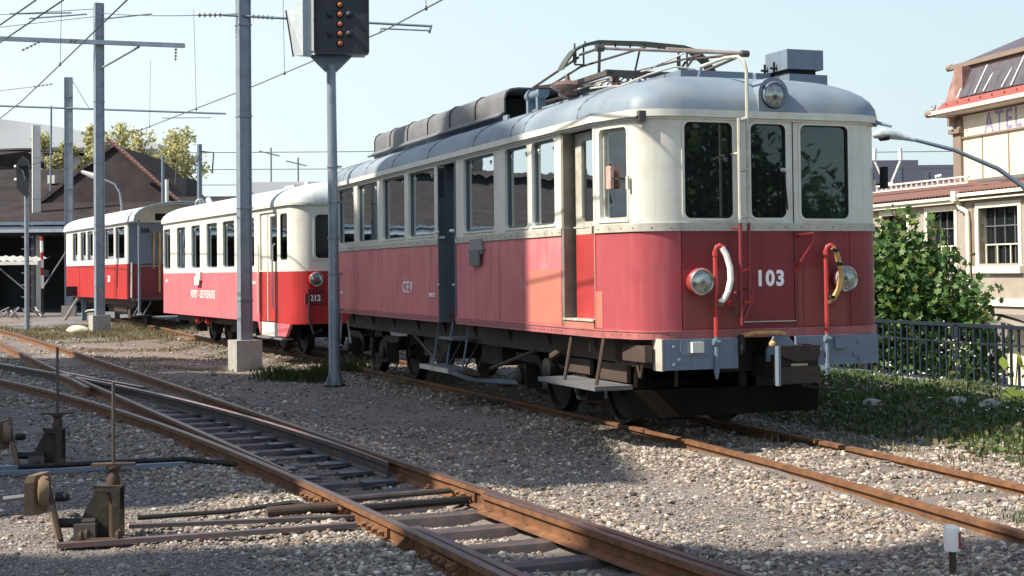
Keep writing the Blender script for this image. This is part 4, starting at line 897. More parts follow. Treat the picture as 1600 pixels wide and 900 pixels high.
tub('grab_rail', [(-H2 - .01, 1.02, .86), (-H2 - .06, 1.02, .90), (-H2 - .06, 1.02, 1.95), (-H2 - .01, 1.02, 1.99)], .018, 'cream', t2); tub('grab_rail', [(-H2 - .04, 1.95, .75), (-H2 - .04, 1.95, 2.0)], .015, 'cream', t2)
mb = MB(); mb.box(-H2 + .02, -H2 + .14, .95, 1.95, .36, .60); mb.build('step', M['cream'], t2); mb = MB(); mb.box(-H2 - .06, -H2 + .14, .5, 2.0, .32, .35); mb.build('footboard', M['hood'], t2)
dome_roof(P2, L2, zt2, .42, .05, .9, M['roof2'], t2, px=2.4, endk=.9)
mb = MB(); P2.slab(mb, 0, P2.T - .002, zt2 - .03, zt2 + .005, -.05, .045); mb.build('cornice', M['cream'], t2)
for x in (-.88,): headlamp(t2, (x, -.09, 1.36), .12, (0, -1, 0), M['red3'], .12)
headlamp(t2, (.88, -.09, 1.36), .12, (0, -1, 0), M['red3'], .12)
FM2 = Matrix.Translation((-.88, -.035, 1.04)) @ Matrix.Rotation(R(90), 4, 'X'); mb = MB(); mb.box(-1.06, -.70, -.03, 0, .94, 1.12); mb.build('number_plate', M['red_front'], t2); text_mesh('212', .14, M['letter'], t2, FM2, 'number', bold=.004, sx=.9)
mb = MB(); mb.box(-1.02, -.74, -.04, 0, 1.14, 1.20); mb.build('lamp_bracket', M['red_front'], t2); tub('hose', [(-1.0, -.1, 1.1), (-1.02, -.12, .7), (-.95, -.14, .45), (-.8, -.12, .5)], .02, 'dark', t2)
SM2 = lambda y, z: Matrix.Translation((-H2 - .004, y, z)) @ Matrix.Rotation(R(-90), 4, 'Z') @ Matrix.Rotation(R(90), 4, 'X')
text_mesh('VEVEY - LES PLEIADES', .225, M['white'], t2, SM2(6.12, 1.05), 'lettering', bold=.003, sx=.80, spacing=1.16)
text_mesh('Bt 212', .07, M['white'], t2, SM2(9.35, 1.33), 'lettering', bold=.003, sx=1.3); text_mesh('TARE 12T', .07, M['white'], t2, SM2(2.35, 1.30), 'lettering', bold=.003)
mb = MB(); mb.box(-H2 - .05, -H2, 6.15, 6.5, 1.34, 1.52); ph = mb.build('plate_holder', M['cream'], t2); mb = MB(); mb.box(-H2 - .07, -H2 - .05, 6.2, 6.55, 1.25, 1.42); mb.build('route_plate', M['white'], ph)
mb = MB(); mb.box(-1.15, 1.15, .3, L2 - .3, .62, .66); mb.build('floor', M['inside'], t2); mb = MB(); mb.box(-1.1, 1.1, 2.2, 2.24, .66, 2.6); mb.box(.55, .6, 2.3, 9.6, .66, 2.6); mb.build('partition', M['inside'], t2)
curtain_ = MB(); curtain_.box(-1.12, -1.10, 5.05, 5.15, 1.6, 2.5); curtain_.build('curtain', M['curtain'], t2)
mb = MB(); mb.box(-1.0, -.95, .8, L2 - .6, .45, .60); mb.box(.95, 1.0, .8, L2 - .6, .45, .6); mb.box(-.8, .8, 3.8, 5.6, .3, .6); mb.build('underframe', M['dark'], t2)
bg2 = bogie(t2, 6.6, 7.9, hx=.82, r=.36); bg3 = bogie(t2, 1.6, 2.9, hx=.82, r=.36)
for y in (6.3, 7.1): 
    mb = MB(); mb.lathe([(.07, 0), (.09, .05), (.05, .1)], (-1.05, y, .5), (-1, 0, 0), 10); mb.build('brake_cylinder', M['red3'], t2, True)
mb = MB(); mb.box(-.5, .5, 1.5, 1.7, 3.02, 3.12); mb.box(-.4, .4, 2.6, 3.2, 3.06, 3.13); mb.build('roof_vent', M['roof2'], t2)
mb = MB(); mb.tube([(-.2, L2 - .5, 3.02), (-.2, L2 - .45, 3.12), (-.2, L2 - .3, 3.2)], .07, 12); mb.build('lamp_housing', M['roof2'], t2, True)
headlamp(t2, (-.35, L2 - .1, 3.12), .11, (-.4, -1, 0), M['roof2'], .14, 'roof_lamp')

# ================================================================ rear red coach with open platform
C3Y = R(27.4); L3 = 8.7; H3 = 1.25
t3 = empty('platform_coach', (-9.09, 38.7, .10), C3Y, 'short bright red coach with open end platform, last in the train', 'railway coach')
P3 = Plan(outline(H3, L3, 1.21, .04, n=2)); S3 = lambda y: inv_s(P3, L3, H3, y); zt3 = 2.82; zb3 = 1.72; z03 = .78
w3 = [(.28, 1.42), (1.62, 2.80), (2.98, 4.2), (4.46, 5.30), (5.50, 6.35), (6.80, 7.62)]
mb = MB(); P3.wall(mb, 0, P3.T - .002, zb3, zt3, [(S3(a), S3(b), 1.87, 2.73, .0) for a, b in w3] + [(P3.T - S3(b), P3.T - S3(a), 1.87, 2.73, .0) for a, b in w3], -.06, 0); mb.build('upper_wall', M['cream'], t3)
for a, b in w3: window(t3, P3, S3(a), S3(b), 1.87, 2.73, .01, frame=M['doorgrey'], depth=.05)
mb = MB(); P3.slab(mb, F(1.2), F(-1.2), zb3, zt3 - .002, .0, .012); mb.build('end_wall_panel', M['steelgrey'], t3)
for a, b in ((0.02, 1.5), (1.5, 2.9), (2.9, 4.4), (4.4, 5.4), (5.4, 6.5), (6.5, 7.7), (7.7, 8.68)):
    mb = MB(); P3.slab(mb, S3(a) + .003, S3(b) - .003, z03, zb3 - .003, -.05, 0); mb.build('side_panel', M['red3'], t3)
mb = MB(); P3.slab(mb, S3(8.69), P3.T - .002, z03, zb3 - .003, -.05, 0); mb.build('side_panel', M['red3'], t3)
mb = MB(); P3.slab(mb, 0, S3(.02), z03, zb3 - .003, -.05, 0); mb.build('end_panel', M['red_front'], t3)
for y in (1.5, 6.5): mb = MB(); P3.slab(mb, S3(y) - .012, S3(y) + .012, z03, zb3, 0, .006); mb.build('panel_seam', M['red_front'], t3)
text_mesh('213', .22, M['white'], t3, Matrix.Translation((-H3 - .004, 2.25, 1.32)) @ Matrix.Rotation(R(-90), 4, 'Z') @ Matrix.Rotation(R(90), 4, 'X'), 'number', bold=.01)
text_mesh('208', .16, M['black'], t3, Matrix.Translation((-.78, -.016, 2.60)) @ Matrix.Rotation(R(90), 4, 'X'), 'number', bold=.004)
# arched roof reaching over the platform
mb = MB(); n = 14; vs = []; ys3 = [-1.15, -.05, 3, 6, L3 + .1]
for y in ys3:
    for k in range(n + 1):
        t = math.pi * k / n; vs.append((-(H3 + .07) * math.cos(t), y, zt3 + .50 * math.sin(t) ** .8 + (.0)))
    for k in range(n, -1, -1):
        t = math.pi * k / n; vs.append((-(H3 + .04) * math.cos(t), y, zt3 - .03 + .48 * math.sin(t) ** .8))
q = 2 * (n + 1); mb.add(vs, [(i * q + k, i * q + (k + 1) % q, (i + 1) * q + (k + 1) % q, (i + 1) * q + k) for i in range(len(ys3) - 1) for k in range(q)] + [tuple(range(q)), tuple((len(ys3) - 1) * q + k for k in range(q))[::-1]]); mb.build('roof', M['roof2'], t3, True)
mb = MB(); mb.tube([(-(H3 + .07) * math.cos(math.pi * k / n), -1.16, zt3 + .5 * math.sin(math.pi * k / n) ** .8) for k in range(n + 1)], .03, 6); mb.build('roof_rim', M['steelgrey'], t3)
pe = [(-(H3) * math.cos(math.pi * k / n), 0.0, zt3 - .03 + .48 * math.sin(math.pi * k / n) ** .8) for k in range(n + 1)]; mb = MB(); mb.prism(pe, (0, .04, 0)); mb.build('end_gable', M['cream'], t3); mb = MB(); mb.prism([(x, L3 - .04, z) for x, _, z in pe], (0, .04, 0)); mb.build('end_gable', M['cream'], t3)
mb = MB(); mb.box(-1.15, 1.15, -1.1, -.0, .74, .80); mb.box(-1.2, -.75, -1.0, -.2, .34, .37); pf = mb.build('platform', M['dark'], t3)
for x in (-1.18, 1.18): tub('platform_post', [(x, -1.08, .42), (x, -1.08, 2.85)], .035, 'steelgrey', t3)
tub('platform_rail', [(-1.15, -1.1, 1.65), (-.7, -1.1, 1.65)], .02, 'steelgrey', t3); tub('grab_rail', [(-.4, -.02, .95), (-.4, -.06, 2.55)], .03, 'yellow', t3); tub('grab_rail', [(-.55, -.02, 1.6), (-.55, -.06, 2.6)], .025, 'yellow', t3); tub('grab_rail', [(-1.14, -.03, .82), (-1.14, -.06, 1.75)], .02, 'white', t3)
for x in (-1.1, -.85): tub('step_stay', [(x, -1.0, .75), (x - .15, -.7, .35)], .018, 'steelgrey', t3); 
mb = MB(); mb.box(-.5, .1, -.012, 0, 2.88, 3.06); mb.build('end_vent', M['black'], t3)
mb = MB(); mb.box(-1.0, -.94, .1, L3 - .1, .60, .78); mb.box(.94, 1.0, .1, L3 - .1, .6, .78); mb.box(-.6, .6, 3.0, 5.4, .35, .7); mb.build('underframe', M['brownframe'], t3)
mb = MB(); mb.tube([(-.8, 1.3, .5), (-.8, 3.0, .5)], .17, 14); mb.build('air_tank', M['brownframe'], t3, True)
mb = MB(); mb.box(-1.15, 1.15, .1, L3 - .1, .80, .84); mb.box(.3, .35, .1, L3 - .1, .84, 2.8); mb.build('floor', M['inside'], t3)
bw = wheelset
for y in (.9, 7.4):
    wheelset(t3, y, .36)
    mb = MB()
    for k in range(5): mb.prism([(-.95, y - .55 + k * .09, .66 - k * .03), (-.95, y + .55 - k * .09, .66 - k * .03), (-.95, y + .5 - k * .09, .63 - k * .03), (-.95, y - .5 + k * .09, .63 - k * .03)], (.08, 0, 0))
    mb.box(-1.0, -.86, y - .12, y + .12, .25, .5); mb.build('leaf_spring', M['brownframe'], t3)
tub('brake_rod', [(-1.0, 5.4, .4), (-1.02, 6.4, .36), (-1.0, 7.0, .3)], .03, 'greycream', t3)
# ================================================================ light signal on a post
def G(X, Y): return float(gz(X, Y))
def T0(name, m, parent, pts, r, n=10, smooth=True):
    mb = MB(); mb.tube(pts, r, n); return mb.build(name, m, parent, smooth)
def BX(name, m, parent, *b):
    mb = MB(); mb.box(*b); return mb.build(name, m, parent)
sig = empty('railway_signal', (-2.60, 20.99, G(-2.6, 20.99)), R(8), 'tall grey signal post with five amber lamps in a black box', 'signal')
zb = -G(-2.6, 20.99)
T0('post', M['galv'], sig, [(0, 0, 0), (0, 0, 1.6), (0.0, 0, 1.62), (-.01, 0, 3.2), (-.02, 0, 4.55 + zb)], [.085, .082, .075, .072, .066], 16)
for a in range(4):
    mb = MB(); c, s = math.cos(a * math.pi / 2 + .5), math.sin(a * math.pi / 2 + .5); mb.prism([(c * .06, s * .06, 0), (c * .16, s * .16, 0), (c * .16, s * .16, .03), (c * .07, s * .07, .26)], (-s * .012, c * .012, 0)); mb.build('base_fin', M['galv'], sig)
mb = MB(); mb.lathe([(.17, -.02), (.17, .02), (.16, .025)], (0, 0, 0), (0, 0, 1), 16); mb.build('base_plate', M['dark'], sig)
for z in np.arange(.5, 3.6, .52):
    mb = MB(); mb.lathe([(.084, -.012), (.084, .012)], (-.003 * z, 0, z + .1), (0, 0, 1), 14); mb.lathe([(.018, 0), (.018, .05), (0, .055)], (.07, -.04, z + .1), (1, -.4, 0), 6); mb.build('post_band', M['galv'], sig)
zh = 4.68 + zb
mb = MB(); mb.prism([(-.10, -.02, zh - .22), (.06, -.02, zh - .22), (.30, -.02, zh + .02), (-.34, -.02, zh + .02)], (0, .14, 0)); mb.build('bracket', M['steelgrey'], sig)
M['sigblack'] = mat('blue black signal box', (.018, .024, .034), .45, var=.15)
mb = MB(); pl = rrect(-.27, .53, zh, zh + 1.15, .05, 4); mb.prism([(x, -.14, z) for x, z in pl], (0, .05, 0)); sb = mb.build('signal_box', M['sigblack'], sig)
mb = MB(); mb.box(-.22, .48, -.09, .30, zh + .03, zh + 1.1); mb.build('signal_housing', M['steelgrey'], sb)
mb = MB(); n = len(pl); I = rrect(-.255, .515, zh + .015, zh + 1.135, .05, 4)
vs = [(x, -.24, z) for x, z in pl] + [(x, -.24, z) for x, z in I] + [(x, -.14, z) for x, z in pl] + [(x, -.14, z) for x, z in I]
mb.add(vs, [f for i in range(n) for j in [(i + 1) % n] for f in ((i, j, n + j, n + i), (i, 2 * n + i, 2 * n + j, j), (n + i, n + j, 3 * n + j, 3 * n + i))]); mb.build('visor_frame', M['sigblack'], sb)
mb = MB(); mb.box(-.30, -.274, -.24, .0, zh + .04, zh + 1.14); mb.build('side_shield', M['white'], sb)
for k in range(7):
    z = zh + .165 + k * .142
    mb = MB(); mb.lathe([(.054, 0), (.054, .025), (.05, .03)], (.11, -.14, z), (0, -1, 0), 18); l = mb.build('lamp', M['black'], sb)
    mb = MB(); mb.lathe([(.048, .02), (.03, .034), (0, .04)], (.11, -.14, z), (0, -1, 0), 18); mb.build('lens', M['orange'], l, True)
for x in (-.03, .25):
    for k in (1, 3):
        mb = MB(); mb.lathe([(.05, 0), (.05, .03), (.03, .045), (0, .05)], (x, -.14, zh + .165 + k * .142), (0, -1, 0), 16); mb.build('dark_lamp', M['sigblack'], sb, True)
mb = MB(); y0 = -.02
a_ = [(-.42, -.20, zh - .02), (-.42, -.20, zh + .80), (-.66, .25, zh + .70), (-.56, .25, zh + .04), (-.305, -.20, zh - .02), (-.305, -.20, zh + .80), (-.305, .25, zh + .74), (-.305, .25, zh + .02)]
mb.add(a_, [(0, 1, 2, 3), (4, 7, 6, 5), (1, 5, 6, 2), (0, 3, 7, 4), (3, 2, 6, 7), (0, 4, 5, 1)]); M['sigpale'] = mat('pale galvanised sheet', (.40, .46, .50), .5, metal=.1, var=.1, scale=12, dirt=(.28, .31, .34), dirt_amt=.4, dscale=5); sb2 = mb.build('side_signal_box', M['sigpale'], sig)
mb = MB(); mb.box(-.425, -.30, -.215, -.202, zh - .03, zh + .81); mb.build('box_front', M['steelgrey'], sb2)
mb = MB(); mb.bar((-.565, .26, zh + .03), (-.668, .26, zh + .71), .02, .03); mb.build('box_edge', M['dark'], sb2)

# ================================================================ catenary masts
def mast(X, Y, w_, d_, ztop, label, base=None, m='galv', rz=0, pale_edge=False):
    z = G(X, Y); t = empty('catenary_mast', (X, Y, z), rz, label, 'mast', 'masts carrying the overhead wires')
    mb = MB(); b = base or 0; hw, hd = w_ / 2, d_ / 2; th = .022
    # H section: two flanges facing left and right, web facing the camera
    mb.box(-hw, -hw + th, -hd, hd, b - .05, ztop - z); mb.box(hw - th, hw, -hd, hd, b - .05, ztop - z); mb.box(-hw + th, hw - th, -hd + .02, -hd + .035, b - .05, ztop - z); mb.box(-hw + th, hw - th, hd - .035, hd - .02, b - .05, ztop - z)
    o = mb.build('column', M[m], t)
    if base:
        mb = MB(); s = .23; mb.prism([(-s, -s, -.3), (s, -s, -.3), (s, s, -.3), (-s, s, -.3)], (0, 0, .3 + base)); mb.build('concrete_footing', M['concrete'], t)
    for zz in np.arange(1.2, ztop - z, 1.6): BX('band', M[m], o, -hw - .012, hw + .012, -hd - .012, hd + .012, zz, zz + .025)
    return t
m1 = mast(-4.66, 25.07, .215, .20, 9.6, 'nearest grey steel mast, on a big grey concrete block beside the pink coach', .52, rz=R(30))
m2 = mast(-10.74, 37.47, .23, .22, 8.63, 'grey mast with long cross arms in front of the bright red coach', .46, rz=R(30))
m3 = mast(-15.39, 50, .27, .24, 8.43, 'grey mast just left of the bright red coach', .35, rz=R(10))
m4 = mast(-18.50, 56, .30, .26, 7.40, 'pale white sunlit mast behind the small dark signal', None, 'whitepole', rz=R(24))
def loc_(t, p): return tuple(t.matrix_world.inverted() @ Vector(p)) if False else tuple(Matrix.Rotation(-t.rotation_euler.z, 3, 'Z') @ (Vector(p) - t.location))
def arm(t, p, q, r, name='cross_arm', m='steelgrey', square=False):
    mb = MB()
    if square: mb.bar(loc_(t, p), loc_(t, q), r * 2, r * 2)
    else: mb.tube([loc_(t, p), loc_(t, q)], r, 8)
    return mb.build(name, M[m], t)
def insul(t, p, q, n=5):
    p, q = Vector(loc_(t, p)), Vector(loc_(t, q)); d = q - p; mb = MB(); mb.tube([p, q], .012, 5)
    for k in range(n): mb.lathe([(.015, -.02), (.045, 0), (.015, .02)], p + d * (k + .5) / n, d, 8)
    mb.build('insulator', M['insul'], t)
yA, yB = 25.0, 24.8
insul(m1, (-5.45, 25.0, 6.03), (-5.0, 25.0, 6.03)); arm(m1, (-5.0, 25, 6.03), (-1.36, 24.9, 5.78), .022); insul(m1, (-4.5, 25, 6.0), (-4.1, 25, 5.97))
arm(m1, (-2.23, 24.86, 5.74), (-1.4, 24.88, 5.70), .014, 'steady_arm'); arm(m1, (-2.23, 24.86, 5.74), (-2.25, 24.86, 5.66), .012, 'steady_clip'); arm(m1, (-1.36, 24.9, 5.80), (-1.40, 24.9, 5.66), .02, 'drop_bracket')
arm(m2, (-13.6, 37.3, 7.72), (-8.46, 37.3, 7.47), .055, square=True); arm(m2, (-10.6, 37.3, 6.92), (-9.63, 37.3, 7.46), .03, 'brace'); insul(m2, (-8.68, 37.3, 7.50), (-8.70, 37.3, 7.08)); insul(m2, (-12.2, 37.3, 7.62), (-12.7, 37.3, 7.38))
arm(m2, (-10.56, 37.3, 8.19), (-9.30, 37.3, 8.31), .02, 'steady_arm'); arm(m2, (-13.0, 37.3, 8.35), (-11.4, 37.3, 8.36), .022, 'steady_arm'); arm(m2, (-12.5, 37.3, 8.22), (-11.0, 37.3, 8.32), .022, 'steady_arm')
arm(m3, (-18.6, 49.9, 7.49), (-9.9, 49.9, 7.10), .035); arm(m3, (-12.1, 49.9, 6.97), (-10.4, 49.9, 6.97), .015, 'steady_arm'); insul(m3, (-15.9, 49.9, 8.2), (-16.6, 49.9, 8.1))
arm(m3, (-15.2, 49.8, 8.3), (-14.6, 49.8, 7.3), .012, 'stay')
# ---------------------------------------------------------------- overhead wires
def wire(pts, r, label, sag=0, group='overhead wires'):
    P = []; pts = [Vector(p) for p in pts]
    for a, b in zip(pts, pts[1:]):
        for k in range(8): P.append(a.lerp(b, k / 8) - Vector((0, 0, sag * 4 * (k / 8) * (1 - k / 8))))
    P.append(pts[-1]); mb = MB(); mb.tube(P, r, 5); return tag(mb.build('overhead_wire', M['wire'], None, True), label, 'wire', group)
wa = [(3.6, 10.5, 5.3), (-.95, 19.99, 5.3), (-1.97, 22.48, 5.3), (-5.1, 28.8, 5.3), (-10.7, 39.47, 5.3), (-20, 55, 5.3)]
wire(wa, .011, 'contact wire crossing the sky behind the amber signal')
wire([(-.3, 9.5, 5.3), (-5.27, 19.75, 5.3), (-7.17, 23.81, 5.3), (-8.88, 27.46, 5.3), (-10.67, 31.26, 5.3), (-16, 42, 5.3), (-24, 58, 5.3)], .012, 'contact wire passing across the mast with long cross arms')
wire([(-2, 11.5, 5.3), (-6.13, 19.7, 5.3), (-8.06, 22.9, 5.3), (-14, 33, 5.3)], .012, 'contact wire second from the left edge of the sky')
wire([(-2.8, 11.8, 5.3), (-6.5, 19.68, 5.3), (-7.68, 21.61, 5.3), (-13, 30, 5.3)], .012, 'contact wire nearest the upper left corner')
wire([(-10.6, 37.2, 8.32), (-4.75, 25.0, 6.05)], .009, 'thin span wire between the tall cross arm mast and the nearest mast', .05)
wire([(-16.5, 36, 7.9), (-10.8, 37.3, 8.45)], .009, 'thin guy wire running up to the top of the cross arm mast'); wire([(-16.5, 36, 7.4), (-10.8, 37.3, 8.25)], .009, 'lower thin guy wire running up to the cross arm mast'); wire([(-21, 49, 7.5), (-16.6, 49.9, 8.1)], .010, 'guy wire to the mast left of the red coach')
for (a, b, l) in (((-1.36, 24.4, 6.9), (-1.75, 21.9, 5.3), 0), ((-2.6, 36, 8.5), (-5.75, 30.1, 5.3), 0)): pass
def dropper(p, q, label): mb = MB(); mb.tube([p, q], .005, 4); mb.lathe([(.02, -.03), (.025, 0), (.012, .04)], q, (0, 0, 1), 6); tag(mb.build('dropper_wire', M['wire']), label, 'wire', 'dropper wires')
dropper((-1.2, 20.6, 6.4), (-1.2, 20.6, 5.3), 'dropper wire meeting the contact wire right of the signal'); dropper((-4.3, 27.15, 7.6), (-4.27, 27.15, 5.3), 'dropper wire near the top of the nearest mast'); dropper((-9.2, 36.7, 7.0), (-9.2, 36.6, 5.3), 'faint dropper wire right of the cross arm mast'); dropper((-7.25, 32.9, 7.6), (-7.2, 32.9, 5.3), 'dropper wire midway between the two tall masts'); dropper((-8.0, 25.6, 6.4), (-8.06, 25.7, 5.3), 'dropper wire left of the cross arm mast')
for k, z in enumerate((9.3, 8.2, 7.2)): wire([(-60, 95, z + 1), (-5, 92, z), (40, 92, z - .3)], .025, ('highest', 'middle', 'lowest')[k] + ' of three faint distant lines above the pale coach roof', .2, 'distant power lines')

# ================================================================ near and far point levers
M['leverrust'] = mat('rusty brown iron', (.06, .038, .026), .7, var=.3, scale=8, dirt=(.07, .05, .04), dirt_amt=.6, dscale=10, bump=.2)
M['leverpaint'] = mat('worn olive iron', (.032, .028, .02), .6, var=.2, scale=6, dirt=(.10, .06, .04), dirt_amt=.6, dscale=12, bump=.15)
M['tan'] = mat('tan painted counterweight', (.17, .115, .07), .65, var=.15, scale=9, dirt=(.20, .12, .08), dirt_amt=.5, dscale=10)
def lever(X, Y, label, pole, sc_=1.0, rz=0):
    t = empty('point_lever', (X, Y, G(X, Y) + .0), rz, label, 'point lever', 'point levers'); 
    mb = MB(); mb.box(-.12, .24, -.20, .10, 0, .02); mb.box(-.02, .23, -.17, -.13, .02, .045); mb.build('base_plate', M['leverrust'], t)
    for x, y in ((-.02, -.16), (.20, -.16), (.0, -.09), (.20, -.09)):
        mb = MB(); mb.lathe([(.020, 0), (.020, .03), (.012, .05)], (x, y, .04), (0, 0, 1), 6); mb.build('bolt', M['leverrust'], t)
    for y in (-.10, .04):
        mb = MB(); mb.prism([(-.08, y, .02), (.20, y, .02), (.20, y, .34), (.08, y, .34), (.04, y, .34), (-.06, y, .14)], (0, .012, 0)) if y > 0 else mb.prism([(.17, y, .02), (.20, y, .02), (.20, y, .34), (.04, y, .36), (.04, y, .33), (.15, y, .31)], (0, .014, 0)); mb.build('frame', M['leverpaint'], t)
    BX('frame_top', M['leverpaint'], t, .04, .21, -.10, .05, .34, .352); BX('frame_foot', M['panto'], t, -.08, .05, -.09, .0, .02, .12)
    mb = MB(); mb.tube([(.15, -.03, .02), (.15, -.03, .34)], .028, 10); mb.lathe([(.04, 0), (.042, .04), (.034, .06), (.028, .085), (.045, .10), (.045, .115), (.015, .12)], (.15, -.03, .35), (0, 0, 1), 14); mb.build('spindle', M['leverrust'], t, True)
    mb = MB(); mb.prism([(.02, -.06, .465), (.12, -.07, .465), (.28, -.05, .465), (.28, .0, .465), (.12, .02, .465), (.02, .0, .465)], (0, 0, .018)); mb.build('arrow_plate', M['leverrust'], t)
    T0('signal_rod', M['panto'], t, [(.15, -.03, .48), (.15, -.03, .48 + pole)], .011, 8)
    T0('shaft', M['dark'], t, [(-.20, -.02, .12), (.04, -.02, .12)], .03, 10); 
    # counterweight: thick tapered disc on an arm
    mb = MB(); pr = [(-.30 + .0, z) for z in ()]
    w_ = [(-.075, .06), (-.08, .26), (-.06, .30), (.055, .31), (.07, .26), (.03, .06)]
    mb.prism([(-.33 + y * .5, y - .03, z + .12) for y, z in w_], (.05, .02, .0)); mb.build('counterweight', M['tan'], t)
    mb = MB(); mb.lathe([(.035, -.04), (.085, -.03), (.095, 0), (.085, .03), (.035, .04)], (-.28, -.02, .32), (1, .35, 0), 22); mb.build('weight_disc', M['tan'], t, True)
    T0('lever_arm', M['tan'], t, [(-.22, -.06, .24), (-.17, -.07, .03)], .02, 6); T0('lever_arm', M['leverrust'], t, [(-.25, -.05, .40), (-.16, -.05, .0)], .016, 6)
    T0('hand_lever', M['hood'], t, [(-.26, -.02, .30), (-.52, .0, .27)], [.014, .018], 8)
    mb = MB(); mb.lathe([(.03, 0), (.03, .06), (.02, .08)], (-.20, -.02, .28), (1, 0, 0), 8); mb.build('boss', M['dark'], t)
    return t
lever(-2.62, 8.92, 'nearer point lever with tan counterweight and thin upright rod', .50, rz=R(4))
lever(-4.05, 12.35, 'farther point lever, dark in shade near the left edge', .56, rz=R(6))
def rod(pts, w_, h, m, label, name='point_rod', cat='rod', round_=False):
    mb = MB()
    pts = [(x, y, G(x, y) + z) for x, y, z in pts]
    if round_: mb.tube(pts, w_, 8)
    else:
        for a, b in zip(pts, pts[1:]): mb.bar(a, b, w_, h)
    return tag(mb.build(name, M[m], None, round_), label, cat, 'rods between point levers and rails')
M['barsteel'] = mat('purplish brown flat bar', (.085, .07, .075), .5, metal=.2, var=.15, scale=5, dirt=(.16, .08, .06), dirt_amt=.5, dscale=4)
rod([(-2.42, 9.07, .05), (-.98, 9.42, .06)], .05, .025, 'barsteel', 'upper flat bar from the nearer point lever to the rail')
rod([(-2.75, 8.70, .03), (-.98, 8.98, .04)], .06, .03, 'barsteel', 'lower flat bar from the nearer point lever to the rail')
rod([(-2.45, 9.40, .05), (-1.9, 9.62, .055), (-1.5, 9.72, .06), (-1.15, 9.60, .03)], .016, 0, 'dark', 'dark bent pull rod behind the flat bars of the nearer lever', round_=True)
rod([(-4.5, 12.1, .03), (-2.5, 12.55, .03)], .06, .03, 'steelgrey', 'upper flat bar from the farther point lever'); rod([(-4.6, 11.75, .03), (-2.75, 12.05, .03)], .05, .03, 'steelgrey', 'lower flat bar from the farther point lever'); rod([(-4.1, 11.95, .06), (-2.8, 12.25, .06), (-2.3, 12.15, .04), (-1.95, 12.2, .04)], .022, 0, 'dark', 'dark bent pull rod of the farther point lever', round_=True)
mb = MB(); z = G(-1.2, 9.6) + .03; mb.tube([(-1.62, 9.46, z + .02), (-1.18, 9.60, z + .03)], .034, 12); mb.box(-1.5, -1.1, 9.38, 9.44, z - .02, z + .0); mb.build('x', M['leverrust'])
tag(bpy.data.objects['x'], 'rusty round connecting sleeve lying against the near rail', 'rod sleeve'); bpy.data.objects['x'].name = 'rod_sleeve'
# boards and cover plates near the lever
# marker post
mk_ = empty('marker_post', (2.295, 7.60, G(2.29, 7.6)), 0, 'short marker post with rounded white and red head at the lower right', 'marker post')
T0('stake', M['leverrust'], mk_, [(0, 0, -.1), (0, 0, .20)], .018, 10)
mb = MB(); mb.lathe([(.03, .10), (.042, .105), (.044, .13), (.044, .20), (.038, .225), (.02, .238), (0, .241)], (0, 0, .03), (0, 0, 1), 20); hd = mb.build('marker_head', M['white'], mk_, True)
mb = MB(); q = [(math.cos(a) * .0455, math.sin(a) * .0455) for a in [R(k) for k in range(-62, -29, 8)]]; mb.add([(x, y, z) for z in (.15, .235) for x, y in q], [(i, i + 1, len(q) + i + 1, len(q) + i) for i in range(len(q) - 1)]); mb.build('red_patch', M['red_new'], hd)
mb = MB(); mb.lathe([(.02, 0), (.026, .02), (.022, .05), (0, .06)], (.93, 10.35, G(.93, 10.35)), (0, 0, 1), 10); tag(mb.build('marker_stub', M['greycream'], None, True), 'tiny pale rounded stub in the gravel left of the marker post', 'stub')

# ================================================================ left background
DY = 56
dep = empty('depot_building', (-19, DY, .2), 0, 'long brown roofed depot with a dark open front at the far left', 'building')
dx0, dx1 = -38., 8.0     # local x
M['tilebrown'] = mat('dark brown roof tiles', (.036, .031, .032), .85, var=.25, scale=1.5, dirt=(.055, .044, .042), dirt_amt=.5, dscale=.6, spec=.05, bump=.4, bscale=9)
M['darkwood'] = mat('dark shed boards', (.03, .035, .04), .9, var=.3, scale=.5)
M['fascia'] = mat('pale blue grey fascia', (.30, .35, .42), .6, var=.08)
mb = MB(); mb.prism([(dx0, -1.6, 3.38), (dx0, 2.5, 4.5), (dx0, 2.5, 4.38), (dx0, -1.6, 3.26)], (dx1 - dx0, 0, 0)); mb.build('canopy_roof', M['tilebrown'], dep)
mb = MB(); mb.prism([(dx0, 2.4, 4.3), (dx0, 7.5, 6.05), (dx0, 13, 4.3)], (3 - dx0, 0, 0)); mb.build('main_roof', M['tilebrown'], dep)
mb = MB(); mb.prism([(-.3, 1.5, 3.9), (2.85, 2.6, 6.65), (6.0, 1.5, 3.9)], (0, 8, 0)); mb.build('gable_roof', M['tilebrown'], dep)
mb = MB(); mb.bar((-.4, 1.4, 3.9), (2.85, 2.5, 6.72), .16, .10); mb.bar((6.1, 1.4, 3.9), (2.85, 2.5, 6.72), .16, .10); M['verge'] = mat('weathered verge board', (.20, .14, .12), .8); mb.build('verge_board', M['verge'], dep)
for k in range(26):
    for s in (-1, 1):
        u = k / 25; p = Vector((2.85 + s * 3.2 * u, 1.35, 6.80 - 2.85 * u)) if s > 0 else None
        if p is None: continue
        mb = MB(); mb.tube([p, p + Vector((.16, 0, -.09))], .07, 6); M.setdefault('ridge', mat('red brown ridge tile', (.22, .11, .09), .8, var=.2)); mb.build('ridge_tile', M['ridge'], dep)
BX('fascia_beam', M['fascia'], dep, dx0, dx1, -1.7, -1.55, 2.98, 3.20); BX('eave_gutter', M['steelgrey'], dep, dx0, dx1, -1.75, -1.6, 3.26, 3.38); BX('clerestory_panel', M['fascia'], dep, dx0, -2.8, 2.3, 2.4, 3.9, 4.32)
